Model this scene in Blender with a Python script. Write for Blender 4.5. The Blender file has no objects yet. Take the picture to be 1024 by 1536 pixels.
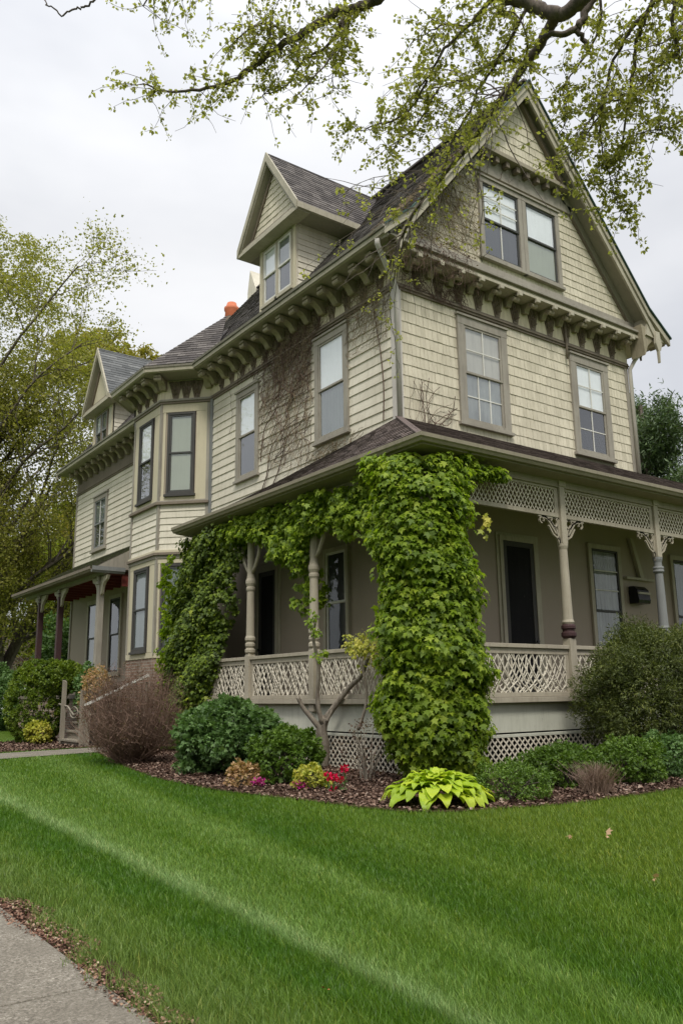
import bpy, bmesh, math, random
import numpy as np
from mathutils import Vector, Matrix, noise
random.seed(7); rng = np.random.default_rng(11)
PI = math.pi
scene = bpy.context.scene
col = scene.collection
V = Vector
# ------------------------------------------------------------------ camera
FPX = 1242.23
CR = V((0.8099037, -0.5864242, -0.0127542)); CU = V((-0.1153645, -0.1805725, 0.9767725)); CF = V((0.5751061, 0.7896203, 0.2138988))
CP = V((0, 0, 1.15))
cd = bpy.data.cameras.new('camera'); cam = bpy.data.objects.new('camera', cd); col.objects.link(cam)
cd.sensor_fit = 'VERTICAL'; cd.sensor_height = 24; cd.lens = FPX / 1536 * 24
cd.clip_start = 0.1; cd.clip_end = 3000
cam.matrix_world = Matrix(((CR.x, CU.x, -CF.x, CP.x), (CR.y, CU.y, -CF.y, CP.y), (CR.z, CU.z, -CF.z, CP.z), (0, 0, 0, 1)))
scene.camera = cam

def at(px, py, d):
    return CP + ((px - 512) / FPX * CR - (py - 768) / FPX * CU + CF) * d

# ------------------------------------------------------------------ materials
def nt(name):
    m = bpy.data.materials.new(name); m.use_nodes = True
    t = m.node_tree; t.nodes.clear()
    o = t.nodes.new('ShaderNodeOutputMaterial')
    return m, t, o

def N(t, typ, **kw):
    n = t.nodes.new(typ)
    for k, v in kw.items(): setattr(n, k, v)
    return n

def ramp(t, fac, stops):
    r = N(t, 'ShaderNodeValToRGB'); e = r.color_ramp.elements
    while len(e) < len(stops): e.new(0.5)
    for i, (p, c) in enumerate(stops):
        e[i].position = p; e[i].color = (*c, 1) if len(c) == 3 else c
    t.links.new(fac, r.inputs[0]); return r.outputs[0]

def noise_tex(t, scale, detail=4, rough=0.6, vec=None, stretch=None):
    n = N(t, 'ShaderNodeTexNoise'); n.inputs['Scale'].default_value = scale
    n.inputs['Detail'].default_value = detail; n.inputs['Roughness'].default_value = rough
    g = N(t, 'ShaderNodeNewGeometry')
    src = vec or g.outputs['Position']
    if stretch:
        mp = N(t, 'ShaderNodeMapping'); mp.inputs['Scale'].default_value = stretch
        t.links.new(src, mp.inputs['Vector']); src = mp.outputs[0]
    t.links.new(src, n.inputs['Vector'])
    return n.outputs['Fac']

def mixc(t, fac, a, b, mode='MIX'):
    m = N(t, 'ShaderNodeMix', data_type='RGBA', blend_type=mode)
    def put(s, v):
        if hasattr(v, 'node'): t.links.new(v, s)
        elif isinstance(v, (int, float)): s.default_value = v
        else: s.default_value = (*v, 1)
    put(m.inputs['Factor'], fac); put(m.inputs['A'], a); put(m.inputs['B'], b)
    return m.outputs['Result']

def bsdf(t, o, colr, rough=0.7, bump=None, bstr=0.3, bdist=0.01, spec=0.4, metal=0):
    b = N(t, 'ShaderNodeBsdfPrincipled'); b.inputs['Roughness'].default_value = rough
    b.inputs['Specular IOR Level'].default_value = spec; b.inputs['Metallic'].default_value = metal
    if hasattr(colr, 'node'): t.links.new(colr, b.inputs['Base Color'])
    else: b.inputs['Base Color'].default_value = (*colr, 1)
    if bump is not None:
        bn = N(t, 'ShaderNodeBump'); bn.inputs['Strength'].default_value = bstr; bn.inputs['Distance'].default_value = bdist
        t.links.new(bump, bn.inputs['Height']); t.links.new(bn.outputs[0], b.inputs['Normal'])
    t.links.new(b.outputs[0], o.inputs[0]); return b

def paint(name, base, dirt=None, amt=0.5, isl=0.0, rough=0.65, streak=True):
    """weathered paint: mottling, vertical dirt streaks, optional board to board variation"""
    m, t, o = nt(name); dirt = dirt or tuple(c * 0.5 for c in base)
    n1 = noise_tex(t, 1.3, 5, 0.65); n2 = noise_tex(t, 14, 5, 0.7, stretch=(1, 1, 0.12) if streak else None)
    c = mixc(t, ramp(t, n1, [(0.38, (0, 0, 0)), (0.75, (amt * 0.7,) * 3)]), base, dirt)
    c = mixc(t, ramp(t, n2, [(0.48, (0, 0, 0)), (0.78, (amt,) * 3)]), c, dirt)
    if streak:      # small flakes where the paint has gone down to grey wood
        c = mixc(t, ramp(t, noise_tex(t, 22, 8, .8, stretch=(1, 1, .45)), [(0.635, (0, 0, 0)), (0.67, (.75,) * 3)]), c, (0.17, 0.145, 0.12))
    if isl:
        g = N(t, 'ShaderNodeNewGeometry')
        c = mixc(t, ramp(t, g.outputs['Random Per Island'], [(0, (1 - isl,) * 3), (1, (1 + isl * 0.5,) * 3)]), 0, 0, 'MULTIPLY') if False else \
            mixc(t, 1.0, c, ramp(t, g.outputs['Random Per Island'], [(0, (1 - isl, 1 - isl, 1 - isl * 1.1)), (0.5, (1 - isl * .4,) * 3), (1, (1, 1, 1))]), 'MULTIPLY')
    n3 = noise_tex(t, 60, 4, 0.7)
    bsdf(t, o, c, rough, n3, 0.35, 0.004, 0.3); return m

def roofing(name, stops, isl_mix=0.75, moss=None):
    m, t, o = nt(name); g = N(t, 'ShaderNodeNewGeometry')
    c = ramp(t, g.outputs['Random Per Island'], stops)
    n = noise_tex(t, 2.2, 5, 0.7)
    c = mixc(t, ramp(t, n, [(0.35, (0, 0, 0)), (0.75, (0.55,) * 3)]), c, tuple(x * 0.55 for x in stops[0][1]))
    if moss:
        c = mixc(t, ramp(t, noise_tex(t, 3.5, 6, 0.7), [(0.42, (0, 0, 0)), (0.62, (0.8,) * 3)]), c, moss)
    bsdf(t, o, c, 0.88, noise_tex(t, 90, 3, 0.7), 0.6, 0.006, 0.25); return m

def foliage(name, stops, transl=0.35, rough=0.5, spec=0.35):
    m, t, o = nt(name); g = N(t, 'ShaderNodeNewGeometry')
    n = noise_tex(t, 2.5, 3, 0.6)
    a = N(t, 'ShaderNodeMath', operation='MULTIPLY_ADD'); t.links.new(g.outputs['Random Per Island'], a.inputs[0]); a.inputs[1].default_value = 0.6
    s = N(t, 'ShaderNodeMath', operation='MULTIPLY_ADD'); t.links.new(n, s.inputs[0]); s.inputs[1].default_value = 0.9; s.inputs[2].default_value = -0.25
    t.links.new(s.outputs[0], a.inputs[2])
    c = ramp(t, a.outputs[0], stops)
    b = N(t, 'ShaderNodeBsdfPrincipled'); b.inputs['Roughness'].default_value = rough; b.inputs['Specular IOR Level'].default_value = spec
    t.links.new(c, b.inputs['Base Color'])
    tr = N(t, 'ShaderNodeBsdfTranslucent'); c2 = mixc(t, 1.0, c, (1.15, 1.25, 0.6), 'MULTIPLY'); t.links.new(c2, tr.inputs['Color'])
    mx = N(t, 'ShaderNodeMixShader'); mx.inputs[0].default_value = transl
    t.links.new(b.outputs[0], mx.inputs[1]); t.links.new(tr.outputs[0], mx.inputs[2]); t.links.new(mx.outputs[0], o.inputs[0])
    return m

def bark(name, a, b, scale=12):
    m, t, o = nt(name)
    n = noise_tex(t, scale, 6, 0.7, stretch=(1, 1, 0.3))
    bsdf(t, o, ramp(t, n, [(0.3, a), (0.7, b)]), 0.9, n, 0.7, 0.02, 0.2); return m

def glass(name, ior=.13, tint=(0.92, 0.94, 0.94)):
    m, t, o = nt(name)
    gl = N(t, 'ShaderNodeBsdfGlossy'); gl.inputs['Roughness'].default_value = 0.02; gl.inputs['Color'].default_value = (0.95, 0.97, 1, 1)
    tr = N(t, 'ShaderNodeBsdfTransparent'); tr.inputs['Color'].default_value = (*tint, 1)
    lw = N(t, 'ShaderNodeLayerWeight'); lw.inputs['Blend'].default_value = .5      # two sided Schlick reflectance
    pw = N(t, 'ShaderNodeMath', operation='POWER'); t.links.new(lw.outputs['Facing'], pw.inputs[0]); pw.inputs[1].default_value = 3.5
    fr = N(t, 'ShaderNodeMath', operation='MULTIPLY_ADD'); t.links.new(pw.outputs[0], fr.inputs[0]); fr.inputs[1].default_value = .85; fr.inputs[2].default_value = ior
    bn = N(t, 'ShaderNodeBump'); bn.inputs['Strength'].default_value = 0.08; bn.inputs['Distance'].default_value = 0.02
    t.links.new(noise_tex(t, 2.5, 2, 0.5), bn.inputs['Height']); t.links.new(bn.outputs[0], gl.inputs['Normal'])
    mx = N(t, 'ShaderNodeMixShader'); t.links.new(fr.outputs[0], mx.inputs[0])
    t.links.new(tr.outputs[0], mx.inputs[1]); t.links.new(gl.outputs[0], mx.inputs[2]); t.links.new(mx.outputs[0], o.inputs[0])
    return m

M = {}
M['siding'] = paint('cream_clapboard', (0.645, 0.60, 0.49), (0.26, 0.23, 0.16), 0.42, 0.10)
M['shingle'] = paint('cream_shingle', (0.63, 0.575, 0.445), (0.24, 0.21, 0.14), 0.45, 0.15)
M['shingle_back'] = paint('shingle_shadow_gap', (0.20, 0.18, 0.13), (0.1, 0.09, 0.06), 0.4)
M['shaded_wall'] = paint('tan_porch_shade', (0.31, 0.26, 0.20), (0.25, 0.21, 0.15), 0.3)  # tan darkened so the colour itself holds the porch's shade
M['panel'] = paint('bay_panel_paint', (0.50, 0.45, 0.32), (0.28, 0.24, 0.16), 0.3)
M['trim'] = paint('weathered_grey_trim', (0.30, 0.275, 0.225), (0.13, 0.11, 0.09), 0.6)
M['olive'] = paint('olive_gutter_paint', (0.29, 0.255, 0.185), (0.12, 0.105, 0.075), 0.5)
M['rake'] = paint('pale_green_rake_paint', (0.41, 0.375, 0.285), (0.16, 0.145, 0.105), 0.5)
M['soffit'] = paint('grey_green_soffit_paint', (0.29, 0.265, 0.20), (0.15, 0.145, 0.11), 0.4)
M['frieze'] = paint('frieze_paint', (0.66, 0.59, 0.43), (0.26, 0.20, 0.13), 0.6)
M['corbel'] = paint('bracket_paint', (0.33, 0.29, 0.20), (0.10, 0.08, 0.05), 0.75)
M['darktrim'] = paint('dark_window_trim', (0.045, 0.043, 0.04), (0.10, 0.09, 0.075), 0.4)
M['brown'] = paint('brown_moulding', (0.19, 0.155, 0.115), (0.08, 0.062, 0.045), 0.6)
M['carved'] = paint('carved_ornament_paint', (0.21, 0.165, 0.12), (0.055, 0.042, 0.03), 0.85)
M['post'] = paint('beige_post_paint', (0.38, 0.34, 0.26), (0.17, 0.14, 0.10), 0.55)
M['bluegrey'] = paint('blue_grey_post_paint', (0.20, 0.205, 0.20), (0.10, 0.10, 0.09), 0.4)
M['maroon'] = paint('maroon_paint', (0.055, 0.025, 0.025), (0.03, 0.02, 0.02), 0.4)
M['red'] = paint('red_ceiling_paint', (0.16, 0.03, 0.022), (0.07, 0.025, 0.02), 0.5)
M['skirt'] = paint('pale_skirt_paint', (0.52, 0.52, 0.43), (0.22, 0.22, 0.16), 0.4)
M['lattice'] = paint('off_white_lattice_paint', (0.64, 0.59, 0.48), (0.30, 0.25, 0.18), 0.5)
M['deck'] = paint('deck_wood', (0.16, 0.13, 0.10), (0.08, 0.06, 0.05), 0.5)
M['wood'] = paint('old_grey_wood', (0.26, 0.23, 0.18), (0.12, 0.10, 0.07), 0.6)
M['sash_white'] = paint('white_sash_paint', (0.62, 0.61, 0.56), (0.35, 0.33, 0.28), 0.4)
M['sash_dark'] = paint('dark_sash_paint', (0.06, 0.06, 0.055), (0.03, 0.03, 0.03), 0.3)
M['sky_white'] = paint('sky_white_paint', (0.86, 0.87, 0.87), (0.50, 0.50, 0.48), 0.25)  # white stands in for sky reflected in panes; also paints neighbour's wall
M['lace'] = paint('lace_curtain', (0.30, 0.31, 0.30), (0.10, 0.10, 0.10), 0.7)
M['shade_tan'] = paint('greenish_roller_shade', (0.33, 0.35, 0.26), (0.2, 0.21, 0.16), 0.3)
M['reflected_cloud'] = paint('reflected_cloud', (0.50, 0.47, 0.41), (0.30, 0.28, 0.25), 0.6)  # beige of reflected clouds, painted behind the front window's upper panes
M['screen'] = paint('black_insect_screen', (0.006, 0.006, 0.007), (0.02, 0.02, 0.02), 0.5, rough=.95)
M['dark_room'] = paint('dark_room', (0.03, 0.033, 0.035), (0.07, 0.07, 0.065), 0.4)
M['grey_curtain'] = paint('grey_curtain', (0.20, 0.22, 0.21), (0.10, 0.11, 0.11), 0.6)
M['glass'] = glass('window_glass'); M['glass_dim'] = glass('porch_window_glass', .03)
M['roof'] = roofing('brown_grey_roof_shingle', [(0, (0.060, 0.053, 0.050)), (0.5, (0.105, 0.092, 0.085)), (1, (0.165, 0.148, 0.135))])
M['porch_roof'] = roofing('brown_porch_shingle', [(0, (0.060, 0.045, 0.040)), (0.5, (0.115, 0.088, 0.078)), (1, (0.19, 0.15, 0.135))])
M['slate'] = roofing('grey_slate', [(0, (0.10, 0.105, 0.105)), (0.5, (0.15, 0.155, 0.155)), (1, (0.21, 0.215, 0.21))])
M['moss_roof'] = roofing('mossy_roof_shingle', [(0, (0.07, 0.06, 0.045)), (1, (0.15, 0.13, 0.10))], moss=(0.09, 0.115, 0.03))
M['corner'] = paint('lilac_grey_board', (0.50, 0.47, 0.43), (0.26, 0.23, 0.2), 0.5)
M['metal'] = paint('galvanised_downpipe', (0.50, 0.47, 0.41), (0.2, 0.19, 0.15), 0.4)
M['terracotta'] = paint('terracotta', (0.50, 0.14, 0.06), (0.3, 0.1, 0.05), 0.4)
M['black'] = paint('black_metal', (0.012, 0.012, 0.014), (0.03, 0.03, 0.03), 0.3, rough=0.25)
M['bark'] = bark('grey_brown_bark', (0.045, 0.036, 0.03), (0.17, 0.14, 0.115))
M['bark_pale'] = bark('pale_wisteria_bark', (0.13, 0.105, 0.08), (0.34, 0.30, 0.24), 18)
M['twig_brown'] = bark('brown_twig', (0.055, 0.035, 0.025), (0.16, 0.105, 0.08), 9)
M['twig_tan'] = bark('tan_twig', (0.13, 0.10, 0.06), (0.28, 0.22, 0.14), 6)
M['twig_rust'] = bark('rusty_stem', (0.085, 0.053, 0.038), (0.23, 0.15, 0.11), 3)

# brick
m, t, o = nt('old_brick')
br = N(t, 'ShaderNodeTexBrick'); br.inputs['Scale'].default_value = 1
br.inputs['Color1'].default_value = (0.20, 0.11, 0.075, 1); br.inputs['Color2'].default_value = (0.28, 0.20, 0.15, 1); br.inputs['Mortar'].default_value = (0.33, 0.3, 0.25, 1)
br.inputs['Mortar Size'].default_value = 0.008; br.inputs['Brick Width'].default_value = 0.21; br.inputs['Row Height'].default_value = 0.07
g = N(t, 'ShaderNodeNewGeometry'); sp = N(t, 'ShaderNodeSeparateXYZ'); t.links.new(g.outputs['Position'], sp.inputs[0])
ad = N(t, 'ShaderNodeMath', operation='ADD'); t.links.new(sp.outputs[0], ad.inputs[0]); t.links.new(sp.outputs[1], ad.inputs[1])
cb = N(t, 'ShaderNodeCombineXYZ'); t.links.new(ad.outputs[0], cb.inputs[0]); t.links.new(sp.outputs[2], cb.inputs[1]); t.links.new(cb.outputs[0], br.inputs['Vector'])
cc = mixc(t, ramp(t, noise_tex(t, 3, 5, .7), [(0.4, (0, 0, 0)), (0.7, (.6,) * 3)]), br.outputs['Color'], (0.12, 0.10, 0.08))
bsdf(t, o, cc, 0.9, br.outputs['Fac'], -0.5, 0.01, 0.2); M['brick'] = m

# ------------------------------------------------------------------ mesh helpers
def set_tags(o, label=None, cat=None, group=None, kind=None):
    if label: o['label'] = label
    if cat: o['category'] = cat
    if group: o['group'] = group
    if kind: o['kind'] = kind
    return o

WL = {}
def place(o, parent, c):
    """link o with world location c, parented without inverse matrices"""
    col.objects.link(o)
    if parent is not None:
        o.parent = parent; o.location = c - WL[parent.name]
    else: o.location = c
    WL[o.name] = V(c)
    return o

def empty(name, loc, label, cat, group=None):
    o = bpy.data.objects.new(name, None); o.empty_display_size = 0.3
    place(o, None, V(loc)); return set_tags(o, label, cat, group)

class MB:
    def __init__(s): s.v = []; s.f = []
    def add(s, vs, fs):
        n = len(s.v); s.v += [tuple(x) for x in vs]; s.f += [tuple(n + i for i in f) for f in fs]
    def hexa(s, p):   # p: 8 points, 0-3 bottom ring, 4-7 top ring
        s.add(p, [(0, 3, 2, 1), (4, 5, 6, 7), (0, 1, 5, 4), (1, 2, 6, 5), (2, 3, 7, 6), (3, 0, 4, 7)])
    def box(s, x0, x1, y0, y1, z0, z1):
        s.hexa([(x0, y0, z0), (x1, y0, z0), (x1, y1, z0), (x0, y1, z0), (x0, y0, z1), (x1, y0, z1), (x1, y1, z1), (x0, y1, z1)])
    def fbox(s, F, a0, a1, b0, b1, o0, o1):
        s.hexa([F(a0, b0, o0), F(a1, b0, o0), F(a1, b0, o1), F(a0, b0, o1), F(a0, b1, o0), F(a1, b1, o0), F(a1, b1, o1), F(a0, b1, o1)])
    def bar(s, p, q, w, h, up=(0, 0, 1)):
        p = V(p); q = V(q); d = (q - p).normalized(); sd = d.cross(V(up))
        if sd.length < 1e-4: sd = d.cross(V((1, 0, 0)))
        sd.normalize(); u2 = sd.cross(d)
        r = [(-w / 2, -h / 2), (w / 2, -h / 2), (w / 2, h / 2), (-w / 2, h / 2)]
        s.hexa([p + sd * a + u2 * b for a, b in r] + [q + sd * a + u2 * b for a, b in r])
    def prism(s, poly, F, o0, o1):   # poly in (a,b) extruded along o
        n = len(poly)
        s.add([F(a, b, o0) for a, b in poly] + [F(a, b, o1) for a, b in poly],
              [tuple(range(n)), tuple(range(2 * n - 1, n - 1, -1))] + [(i, i + n, (i + 1) % n + n, (i + 1) % n) for i in range(n)])
    def tube(s, pts, rad, n=6, caps=True):
        pts = [V(p) for p in pts]; k = len(pts)
        if not hasattr(rad, '__len__'): rad = [rad] * k
        ref = V((0.3, 0.5, 0.81)); base = len(s.v); prev = None
        for i, p in enumerate(pts):
            d = (pts[min(i + 1, k - 1)] - pts[max(i - 1, 0)])
            if d.length < 1e-6: d = V((0, 0, 1))
            d.normalize()
            if prev is None:
                a = d.cross(ref); a = a if a.length > .05 else d.cross(V((1, 0, 0)))
            else: a = prev - d * prev.dot(d)
            if a.length < 1e-5: a = d.cross(V((1, 0, 0)))
            a.normalize(); prev = a; b = d.cross(a)
            for j in range(n):
                an = 2 * PI * j / n
                s.v.append(tuple(p + (a * math.cos(an) + b * math.sin(an)) * rad[i]))
        for i in range(k - 1):
            for j in range(n):
                j2 = (j + 1) % n
                s.f.append((base + i * n + j, base + i * n + j2, base + (i + 1) * n + j2, base + (i + 1) * n + j))
        if caps and n > 2:
            s.f.append(tuple(base + j for j in range(n))[::-1]); s.f.append(tuple(base + (k - 1) * n + j for j in range(n)))
    def lathe(s, c, prof, n=16):     # prof: list of (z, r)
        c = V(c); s.tube_straight(c, prof, n)
    def tube_straight(s, c, prof, n):
        base = len(s.v); k = len(prof)
        for z, r in prof:
            for j in range(n):
                an = 2 * PI * j / n; s.v.append((c.x + r * math.cos(an), c.y + r * math.sin(an), c.z + z))
        for i in range(k - 1):
            for j in range(n):
                j2 = (j + 1) % n
                s.f.append((base + i * n + j, base + i * n + j2, base + (i + 1) * n + j2, base + (i + 1) * n + j))
        s.f.append(tuple(base + j for j in range(n))[::-1]); s.f.append(tuple(base + (k - 1) * n + j for j in range(n)))
    def build(s, name, mat, parent=None, origin=None, smooth=False, bevel=0, label=None, recalc=True):
        vs = [V(p) for p in s.v]
        if origin is None:
            lo = V((min(p.x for p in vs), min(p.y for p in vs), min(p.z for p in vs))); hi = V((max(p.x for p in vs), max(p.y for p in vs), max(p.z for p in vs)))
            c = (lo + hi) / 2
            if parent is None: c.z = lo.z
        else: c = V(origin)
        me = bpy.data.meshes.new(name); me.from_pydata([p - c for p in vs], [], s.f)
        if recalc:
            bm = bmesh.new(); bm.from_mesh(me); bmesh.ops.recalc_face_normals(bm, faces=bm.faces)
            bm.to_mesh(me); bm.free()
        if smooth: me.shade_smooth()
        me.materials.append(mat)
        o = bpy.data.objects.new(name, me); place(o, parent, c)
        if bevel:
            b = o.modifiers.new('bevel', 'BEVEL'); b.width = bevel; b.segments = 2; b.limit_method = 'ANGLE'
        if label: o['label'] = label
        return o

def dup(o, c, parent, rz=None, extra=()):
    n = o.copy(); n.name = o.name.split('.')[0]; place(n, parent, V(c))
    if rz is not None: n.rotation_euler.z = rz
    return n

def frame(O, u, v, n):
    O = V(O); u = V(u).normalized(); v = V(v).normalized(); n = V(n).normalized()
    def F(a, b, o=0.0): return O + u * a + v * b + n * o
    return F

def scan(poly, b):
    xs = []
    for i in range(len(poly)):
        (x0, y0), (x1, y1) = poly[i], poly[(i + 1) % len(poly)]
        if (y0 <= b < y1) or (y1 <= b < y0): xs.append(x0 + (b - y0) / (y1 - y0) * (x1 - x0))
    xs.sort(); return [(xs[i], xs[i + 1]) for i in range(0, len(xs) - 1, 2)]

def courses(mb, F, poly, row=0.14, width=None, th=0.018, holes=(), jit=0.0, gap=0.004, lift=0.0, scallop=0.0):
    """lay overlapping boards / shingles over a polygon in the (a,b) frame; each one its own wedge"""
    b0 = min(p[1] for p in poly); b1 = max(p[1] for p in poly); nrow = max(1, round((b1 - b0) / row)); h = (b1 - b0) / nrow
    for r in range(nrow):
        lo = b0 + r * h; hi = lo + h; e = 1e-4
        il = scan(poly, lo + e); ih = scan(poly, hi - e)
        if not il and not ih: continue
        if not il: il = ih
        if not ih: ih = il
        for k in range(min(len(il), len(ih))):
            (l0, l1), (h0, h1) = il[k], ih[k]
            A0, A1 = min(l0, h0), max(l1, h1)
            a = A0 - random.random() * (width or 3) * 0.9
            while a < A1:
                w = (width or 3.4) * random.uniform(0.75, 1.25); c0, c1 = a, a + w; a += w
                segs = [(c0 + gap / 2, c1 - gap / 2)]
                for (ha, hb, va, vb) in holes:
                    if va < hi - 0.3 * h and vb > lo + 0.3 * h:
                        ns = []
                        for (s0, s1) in segs:
                            if s1 <= ha or s0 >= hb: ns.append((s0, s1)); continue
                            if s0 < ha: ns.append((s0, ha))
                            if s1 > hb: ns.append((hb, s1))
                        segs = ns
                for (s0, s1) in segs:
                    p0, p1 = max(s0, l0), min(s1, l1); q0, q1 = max(s0, h0), min(s1, h1)
                    if p1 - p0 < 0.004 and q1 - q0 < 0.004: continue
                    if p1 < p0: p0 = p1 = (p0 + p1) / 2
                    if q1 < q0: q0 = q1 = (q0 + q1) / 2
                    j = random.uniform(-jit, jit) if width else 0; t2 = th * random.uniform(0.85, 1.2)
                    bb = lo + j
                    mb.add([F(p0, bb, lift), F(p1, bb, lift), F(p1, bb, lift + t2), F(p0, bb, lift + t2),
                            F(q0, hi + .004, lift), F(q1, hi + .004, lift), F(q1, hi + .004, lift + .003), F(q0, hi + .004, lift + .003)],
                           [(0, 1, 2, 3), (3, 2, 6, 7), (0, 3, 7, 4), (1, 5, 6, 2)])

# ------------------------------------------------------------------ leaves (numpy)
LEAF = {
 'oval': (np.array([(0, 0, 0), (-.36, .45, .10), (0, 1, -.08), (.36, .45, .10)]), [(0, 2, 1), (0, 3, 2)]),
 'lobed': (np.array([(0, 0, 0), (-.42, .02, -.06), (-.30, .28, .05), (-.62, .50, -.10), (-.24, .58, .06), (0, 1.0, -.18), (.24, .58, .06), (.62, .50, -.10), (.30, .28, .05), (.42, .02, -.06), (0, .4, .0)]),
           [(10, 0, 1), (10, 1, 2), (10, 2, 3), (10, 3, 4), (10, 4, 5), (10, 5, 6), (10, 6, 7), (10, 7, 8), (10, 8, 9), (10, 9, 0)]),
 'long': (np.array([(0, 0, 0), (-.13, .4, .03), (0, 1, -.12), (.13, .4, .03)]), [(0, 2, 1), (0, 3, 2)]),
 'needle': (np.array([(0, 0, 0), (-.07, .1, 0), (0, 1, 0), (.07, .1, 0)]), [(0, 2, 1), (0, 3, 2)]),
}
def unit(a): return a / np.maximum(np.linalg.norm(a, axis=1, keepdims=True), 1e-9)

def leaves(name, P, D, Nn, size, mat, kind='oval', parent=None, label=None, jitter=0.35):
    P = np.asarray(P, float); n = len(P)
    D = unit(np.asarray(D, float) + rng.normal(0, jitter, (n, 3))); Nn = unit(np.asarray(Nn, float) + rng.normal(0, jitter, (n, 3)))
    S = unit(np.cross(D, Nn)); Nn = np.cross(S, D)
    T, Fc = LEAF[kind]; T = np.array(T, float)
    sz = np.asarray(size, float).reshape(-1, 1, 1) if np.ndim(size) else np.full((n, 1, 1), size)
    sz = sz * rng.uniform(0.5, 1.4, (n, 1, 1))
    Vv = P[:, None, :] + sz * (T[None, :, 0:1] * S[:, None, :] + T[None, :, 1:2] * D[:, None, :] + T[None, :, 2:3] * Nn[:, None, :])
    k = len(T); Fa = np.array(Fc)[None] + (np.arange(n) * k)[:, None, None]
    return npmesh(name, Vv.reshape(-1, 3), Fa.reshape(-1, 3), mat, parent, label)

def npmesh(name, Vv, Fa, mat, parent=None, label=None):
    c = (Vv.min(0) + Vv.max(0)) / 2
    if parent is None: c[2] = Vv[:, 2].min()
    me = bpy.data.meshes.new(name); nf, k = Fa.shape
    me.vertices.add(len(Vv)); me.loops.add(nf * k); me.polygons.add(nf)
    me.vertices.foreach_set('co', (Vv - c).astype(np.float32).ravel())
    me.loops.foreach_set('vertex_index', Fa.astype(np.int32).ravel())
    me.polygons.foreach_set('loop_start', (np.arange(nf) * k).astype(np.int32))
    me.update(calc_edges=True); me.materials.append(mat)
    o = bpy.data.objects.new(name, me); place(o, parent, V(c))
    if label: o['label'] = label
    return o

def sphere_pts(n):
    return unit(rng.normal(0, 1, (n, 3)))

def clumped(center, radii, nclump, per, crad, up=0.0, fill=0.55, zmin=None, squash=0.8):
    """leaf positions: clumps scattered through the outer volume of an ellipsoid"""
    c = np.array(center, float); R = np.array(radii, float)
    d = sphere_pts(nclump); d[:, 2] += up; d = unit(d)
    rad = rng.uniform(fill, 1, (nclump, 1)) ** 0.5
    rad *= 1 + (0.16 if fill < .8 else 0.04) * np.sin(d[:, :1] * 5 + center[0]) * np.cos(d[:, 1:2] * 6 + center[1])
    cc = c + d * R * rad
    n = nclump * per; q = sphere_pts(n); cr = np.repeat(rng.uniform(.6, 1.25, nclump), per)[:, None] * crad
    off = q * cr * rng.uniform(.5, 1, (n, 1)); off[:, 2] *= squash
    P = np.repeat(cc, per, 0) + off
    Nn = q * 0.7 + np.repeat(d, per, 0) * 0.6 + np.array([0, 0, 0.45])
    D = q + np.repeat(d, per, 0) * 0.5 + rng.normal(0, .5, (n, 3))
    if zmin is not None:
        k = P[:, 2] > zmin; P, D, Nn = P[k], D[k], Nn[k]
    return P, D, Nn

# foliage palettes (linear)
M['leaf_ivy'] = foliage('ivy_leaf', [(0.0, (0.045, 0.075, 0.006)), (0.25, (0.115, 0.19, 0.010)), (0.65, (0.25, 0.35, 0.022)), (1, (0.46, 0.53, 0.06))], 0.45)
M['leaf_ivy_dark'] = foliage('dark_ivy_leaf', [(0.0, (0.03, 0.055, 0.006)), (0.45, (0.085, 0.135, 0.01)), (0.8, (0.18, 0.245, 0.015)), (1, (0.36, 0.38, 0.03))], 0.25)
M['leaf_green'] = foliage('shrub_leaf', [(0.0, (0.045, 0.09, 0.02)), (0.5, (0.09, 0.17, 0.045)), (1, (0.19, 0.29, 0.10))], 0.3)
M['leaf_box'] = foliage('boxwood_leaf', [(0.0, (0.045, 0.085, 0.008)), (0.5, (0.085, 0.155, 0.015)), (1, (0.17, 0.26, 0.035))], 0.25)
M['leaf_dark'] = foliage('evergreen_leaf', [(0.0, (0.032, 0.042, 0.010)), (0.5, (0.075, 0.098, 0.018)), (0.8, (0.135, 0.155, 0.03)), (1, (0.24, 0.23, 0.06))], 0.25)
M['leaf_top'] = foliage('topiary_leaf', [(0.0, (0.05, 0.085, 0.008)), (0.5, (0.11, 0.17, 0.014)), (1, (0.26, 0.32, 0.025))], 0.3)
M['leaf_tree'] = foliage('spring_tree_leaf', [(0.0, (0.12, 0.13, 0.025)), (0.5, (0.24, 0.24, 0.05)), (1, (0.42, 0.37, 0.10))], 0.5)
M['leaf_spring'] = foliage('young_leaf', [(0.0, (0.16, 0.165, 0.035)), (0.5, (0.29, 0.29, 0.07)), (1, (0.45, 0.42, 0.14))], 0.55)
M['leaf_gold'] = foliage('golden_leaf', [(0.0, (0.14, 0.13, 0.02)), (0.5, (0.27, 0.24, 0.04)), (1, (0.42, 0.33, 0.06))], 0.45)
M['leaf_lime'] = foliage('lime_leaf', [(0.0, (0.13, 0.17, 0.015)), (0.5, (0.24, 0.29, 0.02)), (1, (0.4, 0.42, 0.05))], 0.45)
M['leaf_hosta'] = foliage('hosta_leaf', [(0.0, (0.17, 0.27, 0.012)), (0.5, (0.31, 0.43, 0.02)), (1, (0.50, 0.55, 0.05))], 0.3, 0.4)
M['leaf_far'] = foliage('distant_evergreen_leaf', [(0.0, (0.03, 0.055, 0.02)), (0.5, (0.075, 0.12, 0.045)), (1, (0.15, 0.20, 0.08))], 0.2)
M['leaf_yellow'] = foliage('yellow_variegated_leaf', [(0.0, (0.16, 0.22, 0.02)), (0.5, (0.40, 0.40, 0.05)), (1, (0.65, 0.55, 0.12))], 0.3)
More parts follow.
